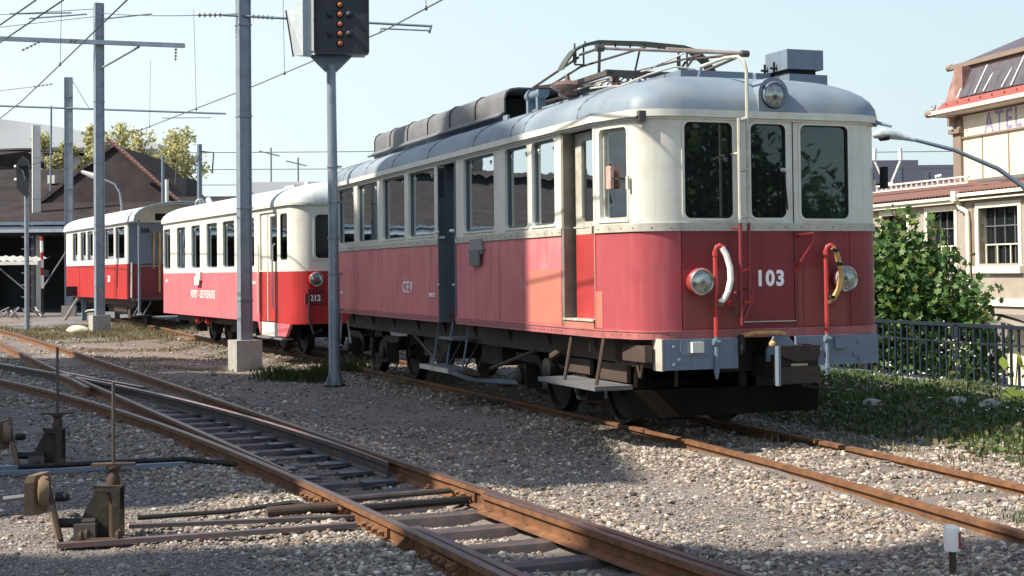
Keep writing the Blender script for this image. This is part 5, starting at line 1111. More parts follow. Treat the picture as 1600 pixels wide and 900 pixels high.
mb = MB(); mb.box(dx0, dx1, 6, 6.2, 0, 4.2); mb.box(dx0, dx1, -1.5, 6, 2.9, 2.95); mb.box(dx1 - .2, dx1, -1.5, 6, 0, 3.2); mb.build('back_wall', M['darkwood'], dep)
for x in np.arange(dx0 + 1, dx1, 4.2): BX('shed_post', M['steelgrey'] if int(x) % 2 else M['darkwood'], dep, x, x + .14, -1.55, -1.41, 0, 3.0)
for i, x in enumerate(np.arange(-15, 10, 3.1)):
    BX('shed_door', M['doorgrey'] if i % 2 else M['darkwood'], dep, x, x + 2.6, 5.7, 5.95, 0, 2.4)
for x, z in ((-.1, 1.5), (-1.6, 1.3)): BX('notice_panel', M['fascia'], dep, x, x + .8, 5.5, 5.6, z, z + .3)
BX('roof_hatch', M['cream'], dep, -.65, -.35, 4.9, 5.2, 5.25, 5.6); BX('dormer', M['darkwood'], dep, 3.6, 5.2, 5, 8, 4.0, 5.45)
# canopy hut with wavy roof
ch = empty('corrugated_canopy', (-17.4, 49.5, .2), 0, 'small canopy with wavy corrugated roof on thin braces at the left edge', 'canopy')
mb = MB(); vs = []; n = 56
for y in (0, 1.4):
    for k in range(n + 1):
        x = -2.6 + 3.7 * k / n; zc = 1.83 + .05 * math.cos((x + 1) * .9); vs += [(x, y, zc + .035 * math.cos(k * math.pi / 2) + y * .12)]
mb.add(vs, [(k, k + 1, n + 2 + k, n + 1 + k) for k in range(n)]); M['corr'] = mat('pale corrugated sheet', (.62, .60, .56), .6); mb.build('canopy_roof', M['corr'], ch)
BX('roof_edge', M['corr'], ch, -2.6, 1.1, -.03, -.01, 1.72, 1.84)
for x in (-.55, -2.3): T0('post', M['whitepole'], ch, [(x, .1, 0), (x, .1, 1.75)], .03, 6)
T0('brace', M['hood'], ch, [(-.35, .1, 1.68), (.75, .1, .75)], .025, 6)
# scrap metal, small signal, posts
for i in range(8):
    x = -18.3 + i * .33; y = 48.4 + .3 * math.sin(i * 2.1); zg = .12
    t = empty('iron_scrap', (x, y, zg), R(20 * i), ('leftmost', 'second', 'third', 'fourth', 'fifth', 'sixth', 'seventh', 'rightmost')[i] + ' of the old ironwork pieces heaped in front of the depot', 'scrap metal', 'ironwork heaped by the depot')
    mb = MB(); pts_ = [(.15 * math.cos(a), .1 * math.sin(a), .15 + .11 * math.sin(a)) for a in np.arange(0, 6.6, .5)]; mb.tube(pts_, .03, 6); mb.tube([(-.3, .1, .05), (.4, -.1, .35)], .025, 6); mb.build('rim', M['concrete'] if i % 2 else M['hood'], t)
sg = empty('small_signal', (-12.97, 38.5, G(-13, 38.5)), 0, 'small dark signal on a slim galvanised post at the far left', 'signal')
zg = G(-13, 38.5)
T0('post', M['galv'], sg, [(0, 0, 0), (-.01, 0, 2.3), (-.02, 0, 4.0 - zg)], [.07, .06, .055], 12)
mb = MB(); mb.prism([(-.22, -.16, 3.85 - zg), (.06, -.16, 3.60 - zg), (.12, -.16, 4.1 - zg), (.08, -.16, 4.6 - zg), (-.08, -.16, 4.72 - zg), (-.24, -.16, 4.5 - zg)], (0, .1, 0)); mb.build('signal_box', M['sigblack'], sg); BX('signal_hood', M['sigblack'], sg, -.16, .05, -.32, -.16, 4.45 - zg, 4.5 - zg)
for z in (4.1, 4.45): T0('lamp_arm', M['white'], sg, [(-.30, -.1, z - zg), (-.2, -.1, z - zg)], .04, 8)
T0('stay', M['galv'], sg, [(-.05, -.2, 4.35 - zg), (.10, -.05, 3.7 - zg)], .02, 6)
for z in np.arange(.6, 3.0, .32):
    for s in (-1, 1): T0('step_peg', M['galv'], sg, [(0, 0, z), (s * .15, 0, z + .01)], .012, 5, False)
rw = empty('striped_pole', (-16.32, 50, .2), 0, 'thin red and white striped pole leaning by the depot opening', 'striped pole')
for k, (a, b) in enumerate([(.9, 1.35), (1.35, 1.62), (1.62, 1.9), (1.9, 2.15), (2.15, 2.55), (2.55, 2.7)]): T0('band', M['white'] if k % 2 == 0 else M['red3'], rw, [(-.02 * a + .03, 0, a), (-.02 * b + .03, 0, b)], .055, 8)
T0('stake', M['dark'], rw, [(.03, 0, 0), (.02, 0, .9)], .04, 6)
T0('x', M['hood'], None, [(-16.15, 49.6, 1.15), (-15.2, 49.9, 2.75)], .03, 6); tag(bpy.data.objects['x'], 'long slanting grey stay bar left of the mast by the red coach', 'stay bar'); bpy.data.objects['x'].name = 'stay_bar'
bs = empty('buffer_stop', (-12.75, 44.6, G(-12.7, 44.6)), R(25), 'dark timber buffer stop beyond the red coach', 'buffer stop')
BX('buffer_beam', M['darkwood'], bs, -1.05, .7, -.1, .12, .75, 1.05)
for x in (-.5, .5): BX('stop_post', M['steelgrey'], bs, x - .07, x + .07, -.08, .06, 0, 1.15); T0('strut', M['concrete'], bs, [(x - .1, .1, .8), (x - .45, .9, 0)], .05, 6)
M['slp'] = mat('pale lamp casing', (.6, .6, .56), .5)
ll = empty('street_lamp', (-12.2, 45, .3), 0, 'small pale lamp on a curved arm left of the red coach roof', 'street lamp')
T0('lamp_pole', M['galv'], ll, [(0, 0, 0), (0, 0, 3.4), (-.05, 0, 3.8), (-.22, 0, 4.08), (-.6, 0, 4.25)], [.05, .04, .035, .03, .03], 8); mb = MB(); mb.tube([(-.6, 0, 4.25), (-.9, 0, 4.35), (-1.25, 0, 4.48)], [.03, .09, .05], 10); mb.build('lamp_head', M['slp'], ll, True)
for i, (x, y, h) in enumerate(((-12.6, 52, 5.6), (-11.5, 48, 4.5), (-10.95, 50.5, 5.9), (-13.0, 54, 4.9))):
    t = empty('depot_post', (x, y, .2), 0, ('dark post with insulators against the gable roof', 'slim pale post above the red coach roof', 'thick grey post with a hook beside the yellow trees', 'thin post against the brown gable')[i], 'post')
    T0('post', M['steelgrey'] if i != 1 else M['whitepole'], t, [(0, 0, 0), (0, 0, h)], .09 if i == 2 else .06, 8)
    if i in (0, 2): T0('hook_arm', M['wire'], t, [(0, 0, h - .25), (.5, 0, h - .3), (.45, 0, h - 1.0)], .03, 5)
# modern white building far left
wb = empty('modern_building', (-40, 110, 0), 0, 'pale modern block with sweeping flat roof behind the depot', 'building')
M['paleblue'] = mat('pale blue concrete', (.50, .54, .58), .8, var=.06, scale=.2); M['palewhite'] = mat('pale wall', (.68, .67, .66), .8, var=.04, scale=.3)
mb = MB(); mb.prism([(-30, 0, 11.0), (-30, 0, 13.0), (1, 0, 13.6), (4, 0, 13.2), (13, 0, 11.6), (13, 0, 11.2), (5, 0, 11.4)], (0, 14, 0)); mb.build('roof', M['paleblue'], wb)
BX('wall', M['palewhite'], wb, -30, 3.2, 1.5, 14, 0, 11.2); BX('wall', M['paleblue'], wb, 3.2, 11, 3.5, 14, 0, 11.0)
for x in np.arange(-29, 3, 5.2): mb = MB(); mb.tube([(x, .8, 6), (x, .8, 11.1)], .45, 10); mb.build('column', M['palewhite'], wb, True)
for i, x in enumerate(np.arange(-28, 1, 5.2)): BX('window', M['doorgrey'], wb, x + .9, x + 4.3, 1.42, 1.5, 8.0, 9.0)
rs = empty('roof_sign', (-40, 108, 13.4), 0, 'dark blue sign box with white strokes on the pale modern block', 'sign')
BX('sign_board', M['doorgrey'], rs, -3.0, 1.2, 0, .4, .4, 2.5); BX('sign_mast', M['palewhite'], rs, -.4, -.1, .1, .3, -.5, .4)
for b in ((-.9, -.6, 1.6, 2.4), (-.9, .3, 1.5, 1.75), (.2, .45, 1.0, 1.7), (-.9, .6, .95, 1.1)): BX('sign_stroke', M['white'], rs, b[0], b[1], -.06, -.01, b[2], b[3])
T0('x', M['steelgrey'], None, [(-18.6, 58, 4), (-18.55, 58, 8.4)], .04, 6); tag(bpy.data.objects['x'], 'thin rooftop aerial rising above the depot at the left', 'aerial'); bpy.data.objects['x'].name = 'roof_aerial'
for i, (x, h) in enumerate(((-14.2, 9.0), (-12.6, 8.4))):
    mb = MB(); mb.tube([(x, 85, 3), (x, 85, h)], .05, 5); mb.tube([(x - .7, 85, h - .2), (x + .5, 85, h - .5)], .04, 5); tag(mb.build('roof_aerial', M['hood']), ('left', 'right')[i] + ' of two thin aerials above the pale coach roof', 'aerial')
BX('x', M['paleblue'], None, -15.6, -11.8, 84, 90, 2, 6.9); tag(bpy.data.objects['x'], 'low pale building top seen over the pink coach', 'building'); bpy.data.objects['x'].name = 'far_building'
# blocks added out of frame on the left to throw the shade over the yard
def shade_block(X0, X1, Y0, Y1, h, label, ridge=.0, m='plaster'):
    t = empty('shade_block', ((X0 + X1) / 2, (Y0 + Y1) / 2, -.2), 0, label, 'shade_block'); a, b = (X1 - X0) / 2, (Y1 - Y0) / 2
    BX('wall', M[m], t, -a, a, -b, b, 0, h - .1)
    mb = MB(); mb.prism([(-a, -b, h - .1), (a, -b, h - .1), (a, -b, h), (0, -b, h + .6 + ridge), (-a, -b, h)], (0, 2 * b, 0)); mb.build('roof', M['tilebrown'], t)
    for y in np.arange(-b + .6, b - .9, 1.7):
        for z in np.arange(1.0, h - 1.4, 2.4):
            w1 = BX('window', M['white'], t, a - .02, a + .03, y, y + .9, z, z + 1.2); BX('pane', M['glass'], w1, a + .03, a + .035, y + .07, y + .83, z + .07, z + 1.13)
M['plaster'] = mat('pale render', (.66, .63, .57), .9, var=.1, bump=.2, bscale=80)  # pale so the added blocks bounce light back into the shade
# shade casting blocks added left of the frame, each one a house sized to the shadow edges
ZG = -.2
shade_block(-28, -18.0, 4.72, 7.97, 20.7 - ZG, 'narrow unseen block added left of the yard to shade it, next to the gap')
shade_block(-28, -18.0, 7.98, 13.2, 22.8 - ZG, 'tallest unseen block added left of the yard to shade the railcar side')
shade_block(-28, -18.05, 13.25, 17.66, 19.8 - ZG, 'unseen block added north of the tallest one to shade the rear of the railcar')
shade_block(-34, -24.0, 17.9, 21.4, 20.6 - ZG, 'set back unseen block added far left to shade the yard')
shade_block(-28, -18.0, -12.0, 1.05, 23.0 - ZG, 'broad unseen block added left of where the photographer stands, to shade the foreground')
t = empty('reflected_hall', (-44, 62, .2), 0, 'long dark unseen hall added beyond the left edge to darken the window reflections', 'building')  # unseen hall added to raise the dark skyline mirrored in the car windows
BX('wall', M['darkwood'], t, -25, 17, 10, 26, 0, 7.2)
mb = MB(); mb.prism([(-25, 9.6, 7.2), (-25, 18, 8.3), (-25, 26.4, 7.2)], (42, 0, 0)); mb.build('roof', M['tilebrown'], t)
for x in np.arange(-24, 16, 2.6): BX('window', M['doorgrey'], t, x, x + 1.6, 9.94, 10, 4.6, 6.2)
for x, h in ((-16, 9.6), (-7, 10.0), (1, 9.4), (9, 9.8)): BX('chimney', M['darkwood'], t, x, x + .9, 15, 16, 7, h)

# ================================================================ right hand side: works building
FYW = R(13.7)
wk = empty('works_building', (11.0, 32.6, -2.6), FYW, 'beige works building with red tiled roof and mansard attic lettered ATELIERS', 'building')
ZO = 2.6
M['roughcast'] = mat('warm grey roughcast', (.31, .28, .24), .95, var=.10, scale=3, bump=.9, bscale=60, dirt=(.27, .23, .20), dirt_amt=.4, dscale=.8)
M['brickcream'] = mat('cream glazed brick', (.62, .57, .44), .7, var=.07, scale=4, dirt=(.48, .42, .32), dirt_amt=.4, dscale=2, bump=.3, bscale=30)
M['trim'] = mat('ivory trim', (.68, .64, .52), .6, var=.05, dirt=(.5, .44, .34), dirt_amt=.3)
M['tilered'] = mat('red brown clay tile', (.15, .078, .065), .8, var=.25, scale=3, dirt=(.12, .06, .05), dirt_amt=.5)
M['tilered2'] = mat('bright red metal roof strip', (.27, .066, .055), .6, var=.12, scale=2)
M['slate'] = mat('dark slate', (.075, .07, .085), .6, var=.2, scale=3)
M['tilepink'] = mat('pinkish brown tile', (.25, .15, .13), .85, var=.25, scale=5, dirt=(.14, .08, .07), dirt_amt=.5, dscale=4, bump=.5, bscale=12)
M['cement'] = mat('cement pilaster', (.20, .155, .125), .9, var=.1)
PW = Plan([(0, -8), (0, 40), (.4, 40), (.4, -8)]); PW.nr = [Vector((-1, 0))] * 2 + [Vector((1, 0))] * 2
def wrect(mb, a, b, z0, z1, x0, x1): mb.box(x0, x1, a, b, z0 + ZO, z1 + ZO)
# window openings by distance along the front
WN = [(-.83, .76), (1.80, 3.05), (4.05, 5.35), (6.4, 7.7), (8.8, 10.1), (-4.3, -2.7)]
cuts = sorted(WN); mb = MB(); c = -8
for a, b in cuts:
    wrect(mb, c, a, .78, 3.05, 0, .35); wrect(mb, a, b, .78, 1.58, 0, .35); wrect(mb, a, b, 2.86, 3.05, 0, .35); c = b
wrect(mb, c, 24, .78, 3.05, 0, .35); wrect(mb, -8, 24, .44, .62, 0, .35); mb.build('roughcast_wall', M['roughcast'], wk)
mb = MB(); wrect(mb, -8, 24, .62, .78, -.06, .35); mb.build('band_course', M['trim'], wk)
# lower wall with arched bay
mb = MB(); pl = [(-8, -2.6), (-8, .44), (.95, .44), (.55, .30), (.0, .12), (-1.0, -.05), (-2.2, -.12), (-3.2, -.12), (-3.2, -.18), (-8, -2.6)]
mb = MB(); wrect(mb, 1.1, 24, -2.6, .44, .05, .35); wrect(mb, -8, 1.1, -2.6, .18, .9, 1.2)
mb.build('lower_wall', M['trim'], wk)
mb = MB()
for k in range(8):
    a0, a1 = k / 8, (k + 1) / 8; z0, z1 = .40 - .62 * a0 ** 1.5 * .9, .40 - .62 * a1 ** 1.5 * .9
    mb.prism([(.03, 1.1 - 3.2 * a0, z0 + ZO), (.03, 1.1 - 3.2 * a1, z1 + ZO), (.03, 1.1 - 3.2 * a1, z1 + .07 + ZO), (.03, 1.1 - 3.2 * a0, z0 + .07 + ZO)], (.3, 0, 0))
mb.build('arch_rib', M['roughcast'], wk)
for i, (a, b) in enumerate(WN):
    mb = MB(); t_ = .075
    wrect(mb, a - .12, a, 1.50, 2.98, -.03, .12); wrect(mb, b, b + .12, 1.50, 2.98, -.03, .12); wrect(mb, a, b, 2.86, 2.98, -.03, .12); o = mb.build('window', M['trim'], wk)
    mb = MB(); wrect(mb, a - .16, b + .16, 1.36, 1.52, -.10, .12); mb.build('window_sill', M['trim'], o)
    mb = MB(); 
    for k in range(1, 4): wrect(mb, a + (b - a) * k / 4 - .012, a + (b - a) * k / 4 + .012, 1.58, 2.86, .16, .19)
    for z in (2.02, 2.44): wrect(mb, a, b, z - .012, z + .012, .155, .195)
    mb.build('glazing_bar', M['hood'], o)
    mb = MB(); wrect(mb, a + .06, a + .09, 1.58, 2.02, .12, .15); wrect(mb, b - .09, b - .06, 1.58, 2.02, .12, .15); wrect(mb, a + .06, b - .06, 2.0, 2.03, .12, .15); 
    for k in (1, 2): wrect(mb, a + (b - a) * k / 3 - .014, a + (b - a) * k / 3 + .014, 1.58, 2.0, .12, .15)
    mb.build('opening_frame', M['trim'], o)
    mb = MB(); wrect(mb, a, b, 1.58, 2.86, .20, .205); mb.build('pane', M['glass'], o)
    if i < 2: mb = MB(); wrect(mb, b - .38 if i == 0 else b - .2, b - .22 if i == 0 else b - .08, 1.58, 2.86, .26, .27); mb.build('curtain', M['white'], o)
mb = MB(); wrect(mb, -8, 24, .6, 3.0, 2.5, 2.6); mb.build('inner_wall', M['inside'], wk)
# gutter, downpipe
mb = MB(); wrect(mb, 1.55, 24, 3.02, 3.10, -.18, .3); wrect(mb, 1.55, 24, 3.10, 3.17, -.24, .3); mb.build('gutter', M['trim'], wk)
mb = MB(); wrect(mb, -8, 1.30, 3.06, 3.15, -.18, .3); wrect(mb, -8, 1.30, 3.15, 3.23, -.24, .3); mb.build('gutter', M['trim'], wk)
mb = MB(); wrect(mb, 1.34, 1.54, 3.06, 3.30, -.26, .1); dp = mb.build('rainwater_hopper', M['trim'], wk)
T0('downpipe', M['trim'], dp, [(-.16, 1.44, 3.08 + ZO), (-.10, 1.40, 2.9 + ZO), (-.07, 1.15, 2.8 + ZO), (-.07, 1.12, 2.6 + ZO), (-.07, 1.12, -2.4 + ZO)], .055, 10)
mb = MB(); wrect(mb, .98, 1.06, .8, 3.0, -.008, 0.0); mb.build('expansion_joint', M['cement'], wk)
# lower tiled roof: tile courses as separate rows of half-round tiles
me_t = MB(); n = 6; vs = []
for x_, z_ in ((0, 0), (3.0, .66)):
    for k in range(n + 1):
        t = math.pi * k / n; vs.append((x_, .075 * math.cos(t), z_ + .045 * math.sin(t)))
me_t.add(vs, [(k, k + 1, n + 2 + k, n + 1 + k) for k in range(n)]); me = bpy.data.meshes.new('roof_tile'); me.from_pydata(me_t.v, [], me_t.f); me.materials.append(M['tilered'])
for y in np.arange(-4.4, 13.6, .155):
    o = bpy.data.objects.new('roof_tile', me); o.location = (-.2, y, ZO + 3.19 + (.04 if y < 1.4 else 0)); link(o, wk)
mb = MB(); mb.prism([(-.18, -8, 3.17 + ZO), (3.2, -8, 3.88 + ZO), (3.2, -8, 3.1 + ZO), (-.18, -8, 3.1 + ZO)], (0, 30, 0)); mb.build('lower_roof', M['tilered'], wk)
# roof ladder lying on the lower roof
mb = MB(); mb.bar((1.0, 2.8, 3.60 + ZO), (1.0, 13.5, 3.66 + ZO), .06, .04); mb.bar((1.0, 2.8, 3.75 + ZO), (1.0, 13.5, 3.81 + ZO), .06, .04)
for y in np.arange(2.9, 13.4, .27): mb.bar((1.0, y, 3.6 + ZO), (1.0, y, 3.78 + ZO), .03, .03)
mb.build('roof_guard', M['corr'], wk)
mb = MB(); mb.bar((.9, -3, 3.58 + ZO), (.9, 2.2, 3.60 + ZO), .12, .07); mb.build('roof_guard', M['hood'], wk)
# upper attic block
AX = 2.5; e0, e1 = -8, 5.5
mb = MB(); mb.box(AX, AX + 7, e0, e1 + .02, 3.4 + ZO, 5.55 + ZO); mb.build('attic_wall', M['brickcream'], wk)
mb = MB(); mb.box(AX - .08, AX + .4, e1 - .0, e1 + .39, 3.3 + ZO, 5.45 + ZO); mb.box(AX - .16, AX + .4, e1 - .05, e1 + .5, 5.1 + ZO, 5.22 + ZO); mb.build('pilaster', M['cement'], wk)
for y in (4.55, 3.35, 1.6): mb = MB(); mb.box(AX - .012, AX, y, y + .05, 3.5 + ZO, 4.95 + ZO); mb.build('wall_joint', M['cement'], wk)
mb = MB(); mb.box(AX - .05, AX, e0, e1, 4.94 + ZO, 4.99 + ZO); mb.build('string_course', M['cement'], wk)
mb = MB(); mb.box(AX - .35, AX + .2, e0, 6.4, 5.60 + ZO, 5.66 + ZO); mb.box(AX - .45, AX + .2, e0, 6.5, 5.66 + ZO, 5.76 + ZO); mb.build('eaves_gutter', M['trim'], wk)
mb = MB(); mb.lathe([(.0, -.02), (.1, 0), (.1, .35), (0, .36)], (AX - .36, 6.35, 5.72 + ZO), (0, 1, 0), 12); mb.build('gutter_end', M['cement'], wk, True)
mb = MB(); mb.box(AX - .3, AX, e1 + .2, e1 + .3, 5.3 + ZO, 5.55 + ZO); mb.build('eaves_bracket', M['cement'], wk)
# mansard slope: side edge flares out at the foot
def man(y0a, y0b, z0, x0, z1, x1, yta, ytb, m, name, th=.05):
    mb = MB(); p = [(x0, y0a, z0 + ZO), (x0, y0b, z0 + ZO), (x1, ytb, z1 + ZO), (x1, yta, z1 + ZO)]; mb.prism(p, (th, 0, -.0)); return mb.build(name, M[m], wk)
X0, X1, X2, X3 = AX - .35, AX - .05, AX + .35, AX + .95
man(e0, 6.38, 5.74, X0, 6.02, X1 - .02, e0, 6.30, 'tilered2', 'roof_strip'); man(e0, 6.30, 6.02, X1, 6.97, X2, e0, 6.42, 'tilepink', 'mansard_slope')
ns = 16
for k in range(ns):
    a = 5.55 - k * .42; b = a - .40
    o = man(b, a, 6.05, X1 - .035, 6.88, X2 - .035, b, a, 'slate', 'slate_panel', .03)
    if k % 3 != 1: man(a + .0, a + .04, 6.08, X1 - .075, 6.84 - .1 * (k % 2), X2 - .075 , a, a + .04, 'white', 'white_batten', .02)
for k in range(22):
    y = 6.6 - k * .55; mb = MB(); mb.bar((X1 - .13, y, 5.86 + ZO), (X1 - .18, y - .12, 5.96 + ZO), .025, .025); mb.bar((X1 - .13, y, 5.86 + ZO), (X1 - .18, y + .12, 5.96 + ZO), .025, .025); mb.build('snow_hook', M['cement'], wk)
mb = MB(); mb.box(X2 - .15, X2 + .2, e0, 6.5, 6.93 + ZO, 7.05 + ZO); mb.build('upper_gutter', M['cement'], wk)
mb = MB(); mb.lathe([(.0, -.02), (.09, 0), (.09, .2), (0, .21)], (X2 - .08, 6.45, 7.0 + ZO), (0, 1, 0), 12); mb.build('gutter_end', M['cement'], wk, True)
mb = MB(); mb.prism([(X2, 6.45, 7.05 + ZO), (X2, e0, 7.05 + ZO), (X2 + 3, e0, 9.1 + ZO), (X2 + 3, 3.4, 8.5 + ZO)], (.1, 0, -.1)); mb.prism([(X2, 6.45, 7.04 + ZO), (X2 + 3, 3.4, 8.5 + ZO), (X2 + 6, 6.45, 7.04 + ZO)], (0, 0, -.1)); mb.build('top_roof', M['slate'], wk)
mb = MB(); mb.prism([(X1 + .02, 6.28, 6.0 + ZO), (X2, 6.40, 6.98 + ZO), (X2 + 6, 6.40, 6.98 + ZO), (X1 + 7, 6.28, 6.0 + ZO)], (0, -.05, 0)); mb.box(AX, AX + 6.6, e1, 5.9, 5.4 + ZO, 6.9 + ZO); mb.build('mansard_end', M['tilepink'], wk)
M['bluetext'] = mat('faded blue lettering', (.20, .19, .36), .8, var=.2, scale=12, dirt=(.55, .5, .42), dirt_amt=.6, dscale=14)
text_mesh('ATELIERS', .72, M['bluetext'], wk, Matrix.Translation((AX - .006, 2.90, 5.24 + ZO)) @ Matrix.Rotation(R(-90), 4, 'Z') @ Matrix.Rotation(R(90), 4, 'X'), 'lettering', bold=.01, sx=.88, spacing=1.25)
mb = MB(); mb.box(AX - .006, AX, 5.28, 5.34, 5.12 + ZO, 5.20 + ZO); mb.build('lettering_dot', M['bluetext'], wk)
# far dark blocks
M['farblue'] = mat('dusky blue facade', (.085, .095, .14), .9, var=.12, scale=.15)
fb = empty('far_building', (30.5, 112, 0), 0, 'dusky blue flat roofed factory blocks beyond the works roof', 'building')
for b in ((-3.6, 1.2, 9.9), (1.2, 4.2, 9.5), (4.2, 6.8, 8.6), (6.8, 12, 9.8)): BX('block', M['farblue'], fb, b[0], b[1], 0, 12, 0, b[2])
for x, w_, z0, z1 in ((-3.3, .6, 8.9, 9.3), (-2.9, .5, 4, 9.0), (-.6, .5, 5, 9.4), (1.7, .3, 6, 9), (4.6, .8, 7.6, 8.2), (6.9, .3, 5, 9.3), (-1.8, 1.2, 6.8, 8)): BX('window', M['doorgrey'] if x != -2.9 else M['fascia'], fb, x, x + w_, -.05, 0, z0, z1)
yp = empty('lattice_aerial', (15.7, 60, 2.0), 0, 'pale forked mast behind the works roof', 'aerial')
for s in (-1, 1): T0('leg', M['corr'], yp, [(s * .28, 0, 0), (s * .12, 0, 3.0), (s * .55, 0, 4.0)], .05, 6); T0('horn', M['corr'], yp, [(s * .55, 0, 4.0), (s * .52, 0, 4.5)], .09, 6)
T0('crossbar', M['corr'], yp, [(-.2, 0, 3.0), (.2, 0, 3.0)], .09, 6)
for i, (x, h) in enumerate(((18.4, 1.2), (19.4, 1.6), (20.6, 1.2), (23.4, 1.4))):
    t = empty('roof_pipe', (x, 62, 4.2), 0, ('first', 'second', 'third', 'last')[i] + ' from the left of the small roof pipes before the dusky factory', 'roof pipe'); T0('pipe', M['corr'], t, [(0, 0, -1), (0, 0, h)], .07, 6); T0('cowl', M['corr'], t, [(-.12, 0, h), (.12, 0, h + .05)], .1, 6)
# street lamp right
sl = empty('street_lamp', (9.6, 24, -1.9), 0, 'grey street lamp with a long curved arm in front of the works attic', 'street lamp')
zl = 1.9
T0('lamp_arm', M['steelgrey'], sl, [(0, 0, 0), (0, 0, 2.2 + zl), (-.25, 0, 2.0 + zl + .1), (-.62, 0, 2.15 + zl)][:1] + [(0, 0, 1.0 + zl), (-.25, 0, 1.6 + zl), (-.62, 0, 2.12 + zl), (-.85, 0, 2.60 + zl), (-1.08, 0, 2.85 + zl), (-1.48, 0, 3.14 + zl), (-2.2, 0, 3.46 + zl), (-2.95, 0, 3.66 + zl)], [.07, .065, .055, .05, .045, .04, .04, .035, .03], 10)
mb = MB(); mb.tube([(-2.85, 0, 3.63 + zl), (-3.05, 0, 3.68 + zl), (-3.22, 0, 3.73 + zl), (-3.42, 0, 3.75 + zl), (-3.56, 0, 3.71 + zl)], [.03, .05, .085, .095, .04], 14); mb.build('lamp_head', M['sigpale'], sl, True)
mb = MB(); mb.lathe([(.08, 0), (.11, .05), (.10, .08)], (-3.36, 0, 3.63 + zl), (-.1, 0, 1), 16); mb.build('lamp_glass', M['dark'], sl, True)
# railing along the edge: parallel to the train
fnc = empty('railing', (*PT(13.2, 0), 0), YAW, 'dark blue grey steel railing at the right edge of the yard', 'railing')
M['railpaint'] = mat('shade darkened railing paint', (.014, .021, .032), .6, spec=.15, var=.15, dirt=(.02, .03, .04), dirt_amt=.4, dscale=6)  # colour darkened to stand in for shade on the railing
t0f, t1f = 8.0, 32.0
mb = MB(); mb.bar((0, t0f, .665), (0, t1f, .69), .06, .05); mb.build('top_rail', M['railpaint'], fnc)
mb = MB(); mb.bar((0, t0f, .42), (0, t1f, .44), .03, .03); mb.build('mid_rail', M['railpaint'], fnc); mb = MB(); mb.bar((0, t0f, -.12), (0, t1f, -.12), .03, .03); mb.build('bottom_rail', M['railpaint'], fnc)
me_b = MB(); me_b.box(-.012, .012, -.018, .018, -.20, .65); mbal = bpy.data.meshes.new('baluster'); mbal.from_pydata(me_b.v, [], me_b.f); mbal.materials.append(M['railpaint'])
for i, t in enumerate(np.arange(t0f, t1f, .155)):
    o = bpy.data.objects.new('baluster', mbal); o.location = (0, t, .0); link(o, fnc)
for t in np.arange(t0f + .2, t1f, 2.25): BX('post', M['railpaint'], fnc, -.03, .03, t - .045, t + .045, -.6, .68)
BX('retaining_wall', M['concrete'], None, 0, .01, 0, .01, 0, .01); bpy.data.objects.remove(bpy.data.objects['retaining_wall'])
mb = MB(); a = PT(13.05, 2); b = PT(13.35, 2); c_ = PT(13.35, 40); d_ = PT(13.05, 40); mb.prism([(*a, -3), (*b, -3), (*c_, -3), (*d_, -3)], (0, 0, 2.85)); tag(mb.build('retaining_wall', M['concrete']), 'low concrete retaining wall under the railing', 'wall')

# ================================================================ foliage
def leafmesh(name, C, size, m, parent=None, shape='leaf', kind=None, lobes=False, updown=.5, nrm_bias=None):
    n = len(C); a = rng.normal(0, 1, (n, 3)); 
    if nrm_bias is not None: a += nrm_bias
    a /= np.linalg.norm(a, axis=1)[:, None]; b = rng.normal(0, 1, (n, 3)); b -= (b * a).sum(1)[:, None] * a; b /= np.linalg.norm(b, axis=1)[:, None]; c = np.cross(a, b)
    if lobes: T = [(0, -.55), (.22, -.25), (.62, -.28), (.42, .05), (.55, .42), (.18, .32), (0, .75), (-.18, .32), (-.55, .42), (-.42, .05), (-.62, -.28), (-.22, -.25)]
    else: T = [(0, -.6), (.30, -.12), (.26, .25), (0, .65), (-.26, .25), (-.30, -.12)]
    k = len(T); V = np.zeros((n, k, 3)); size = np.broadcast_to(size, n)
    fold = rng.uniform(-.25, .45, n)
    for i, (u, v) in enumerate(T): V[:, i] = C + (b * u + c * v) * size[:, None] + a * (abs(u) * fold * size)[:, None]
    me = bpy.data.meshes.new(name); V = V.reshape(-1, 3); me.vertices.add(len(V)); me.vertices.foreach_set('co', V.ravel().astype(np.float32))
    me.loops.add(n * k); me.loops.foreach_set('vertex_index', np.arange(n * k, dtype=np.int32)); me.polygons.add(n)
    me.polygons.foreach_set('loop_start', np.arange(0, n * k, k, dtype=np.int32)); me.polygons.foreach_set('loop_total', np.full(n, k, dtype=np.int32)); me.update(calc_edges=True)
    me.materials.append(m); o = bpy.data.objects.new(name, me); link(o, parent)
    if kind: o['kind'] = kind
    return o
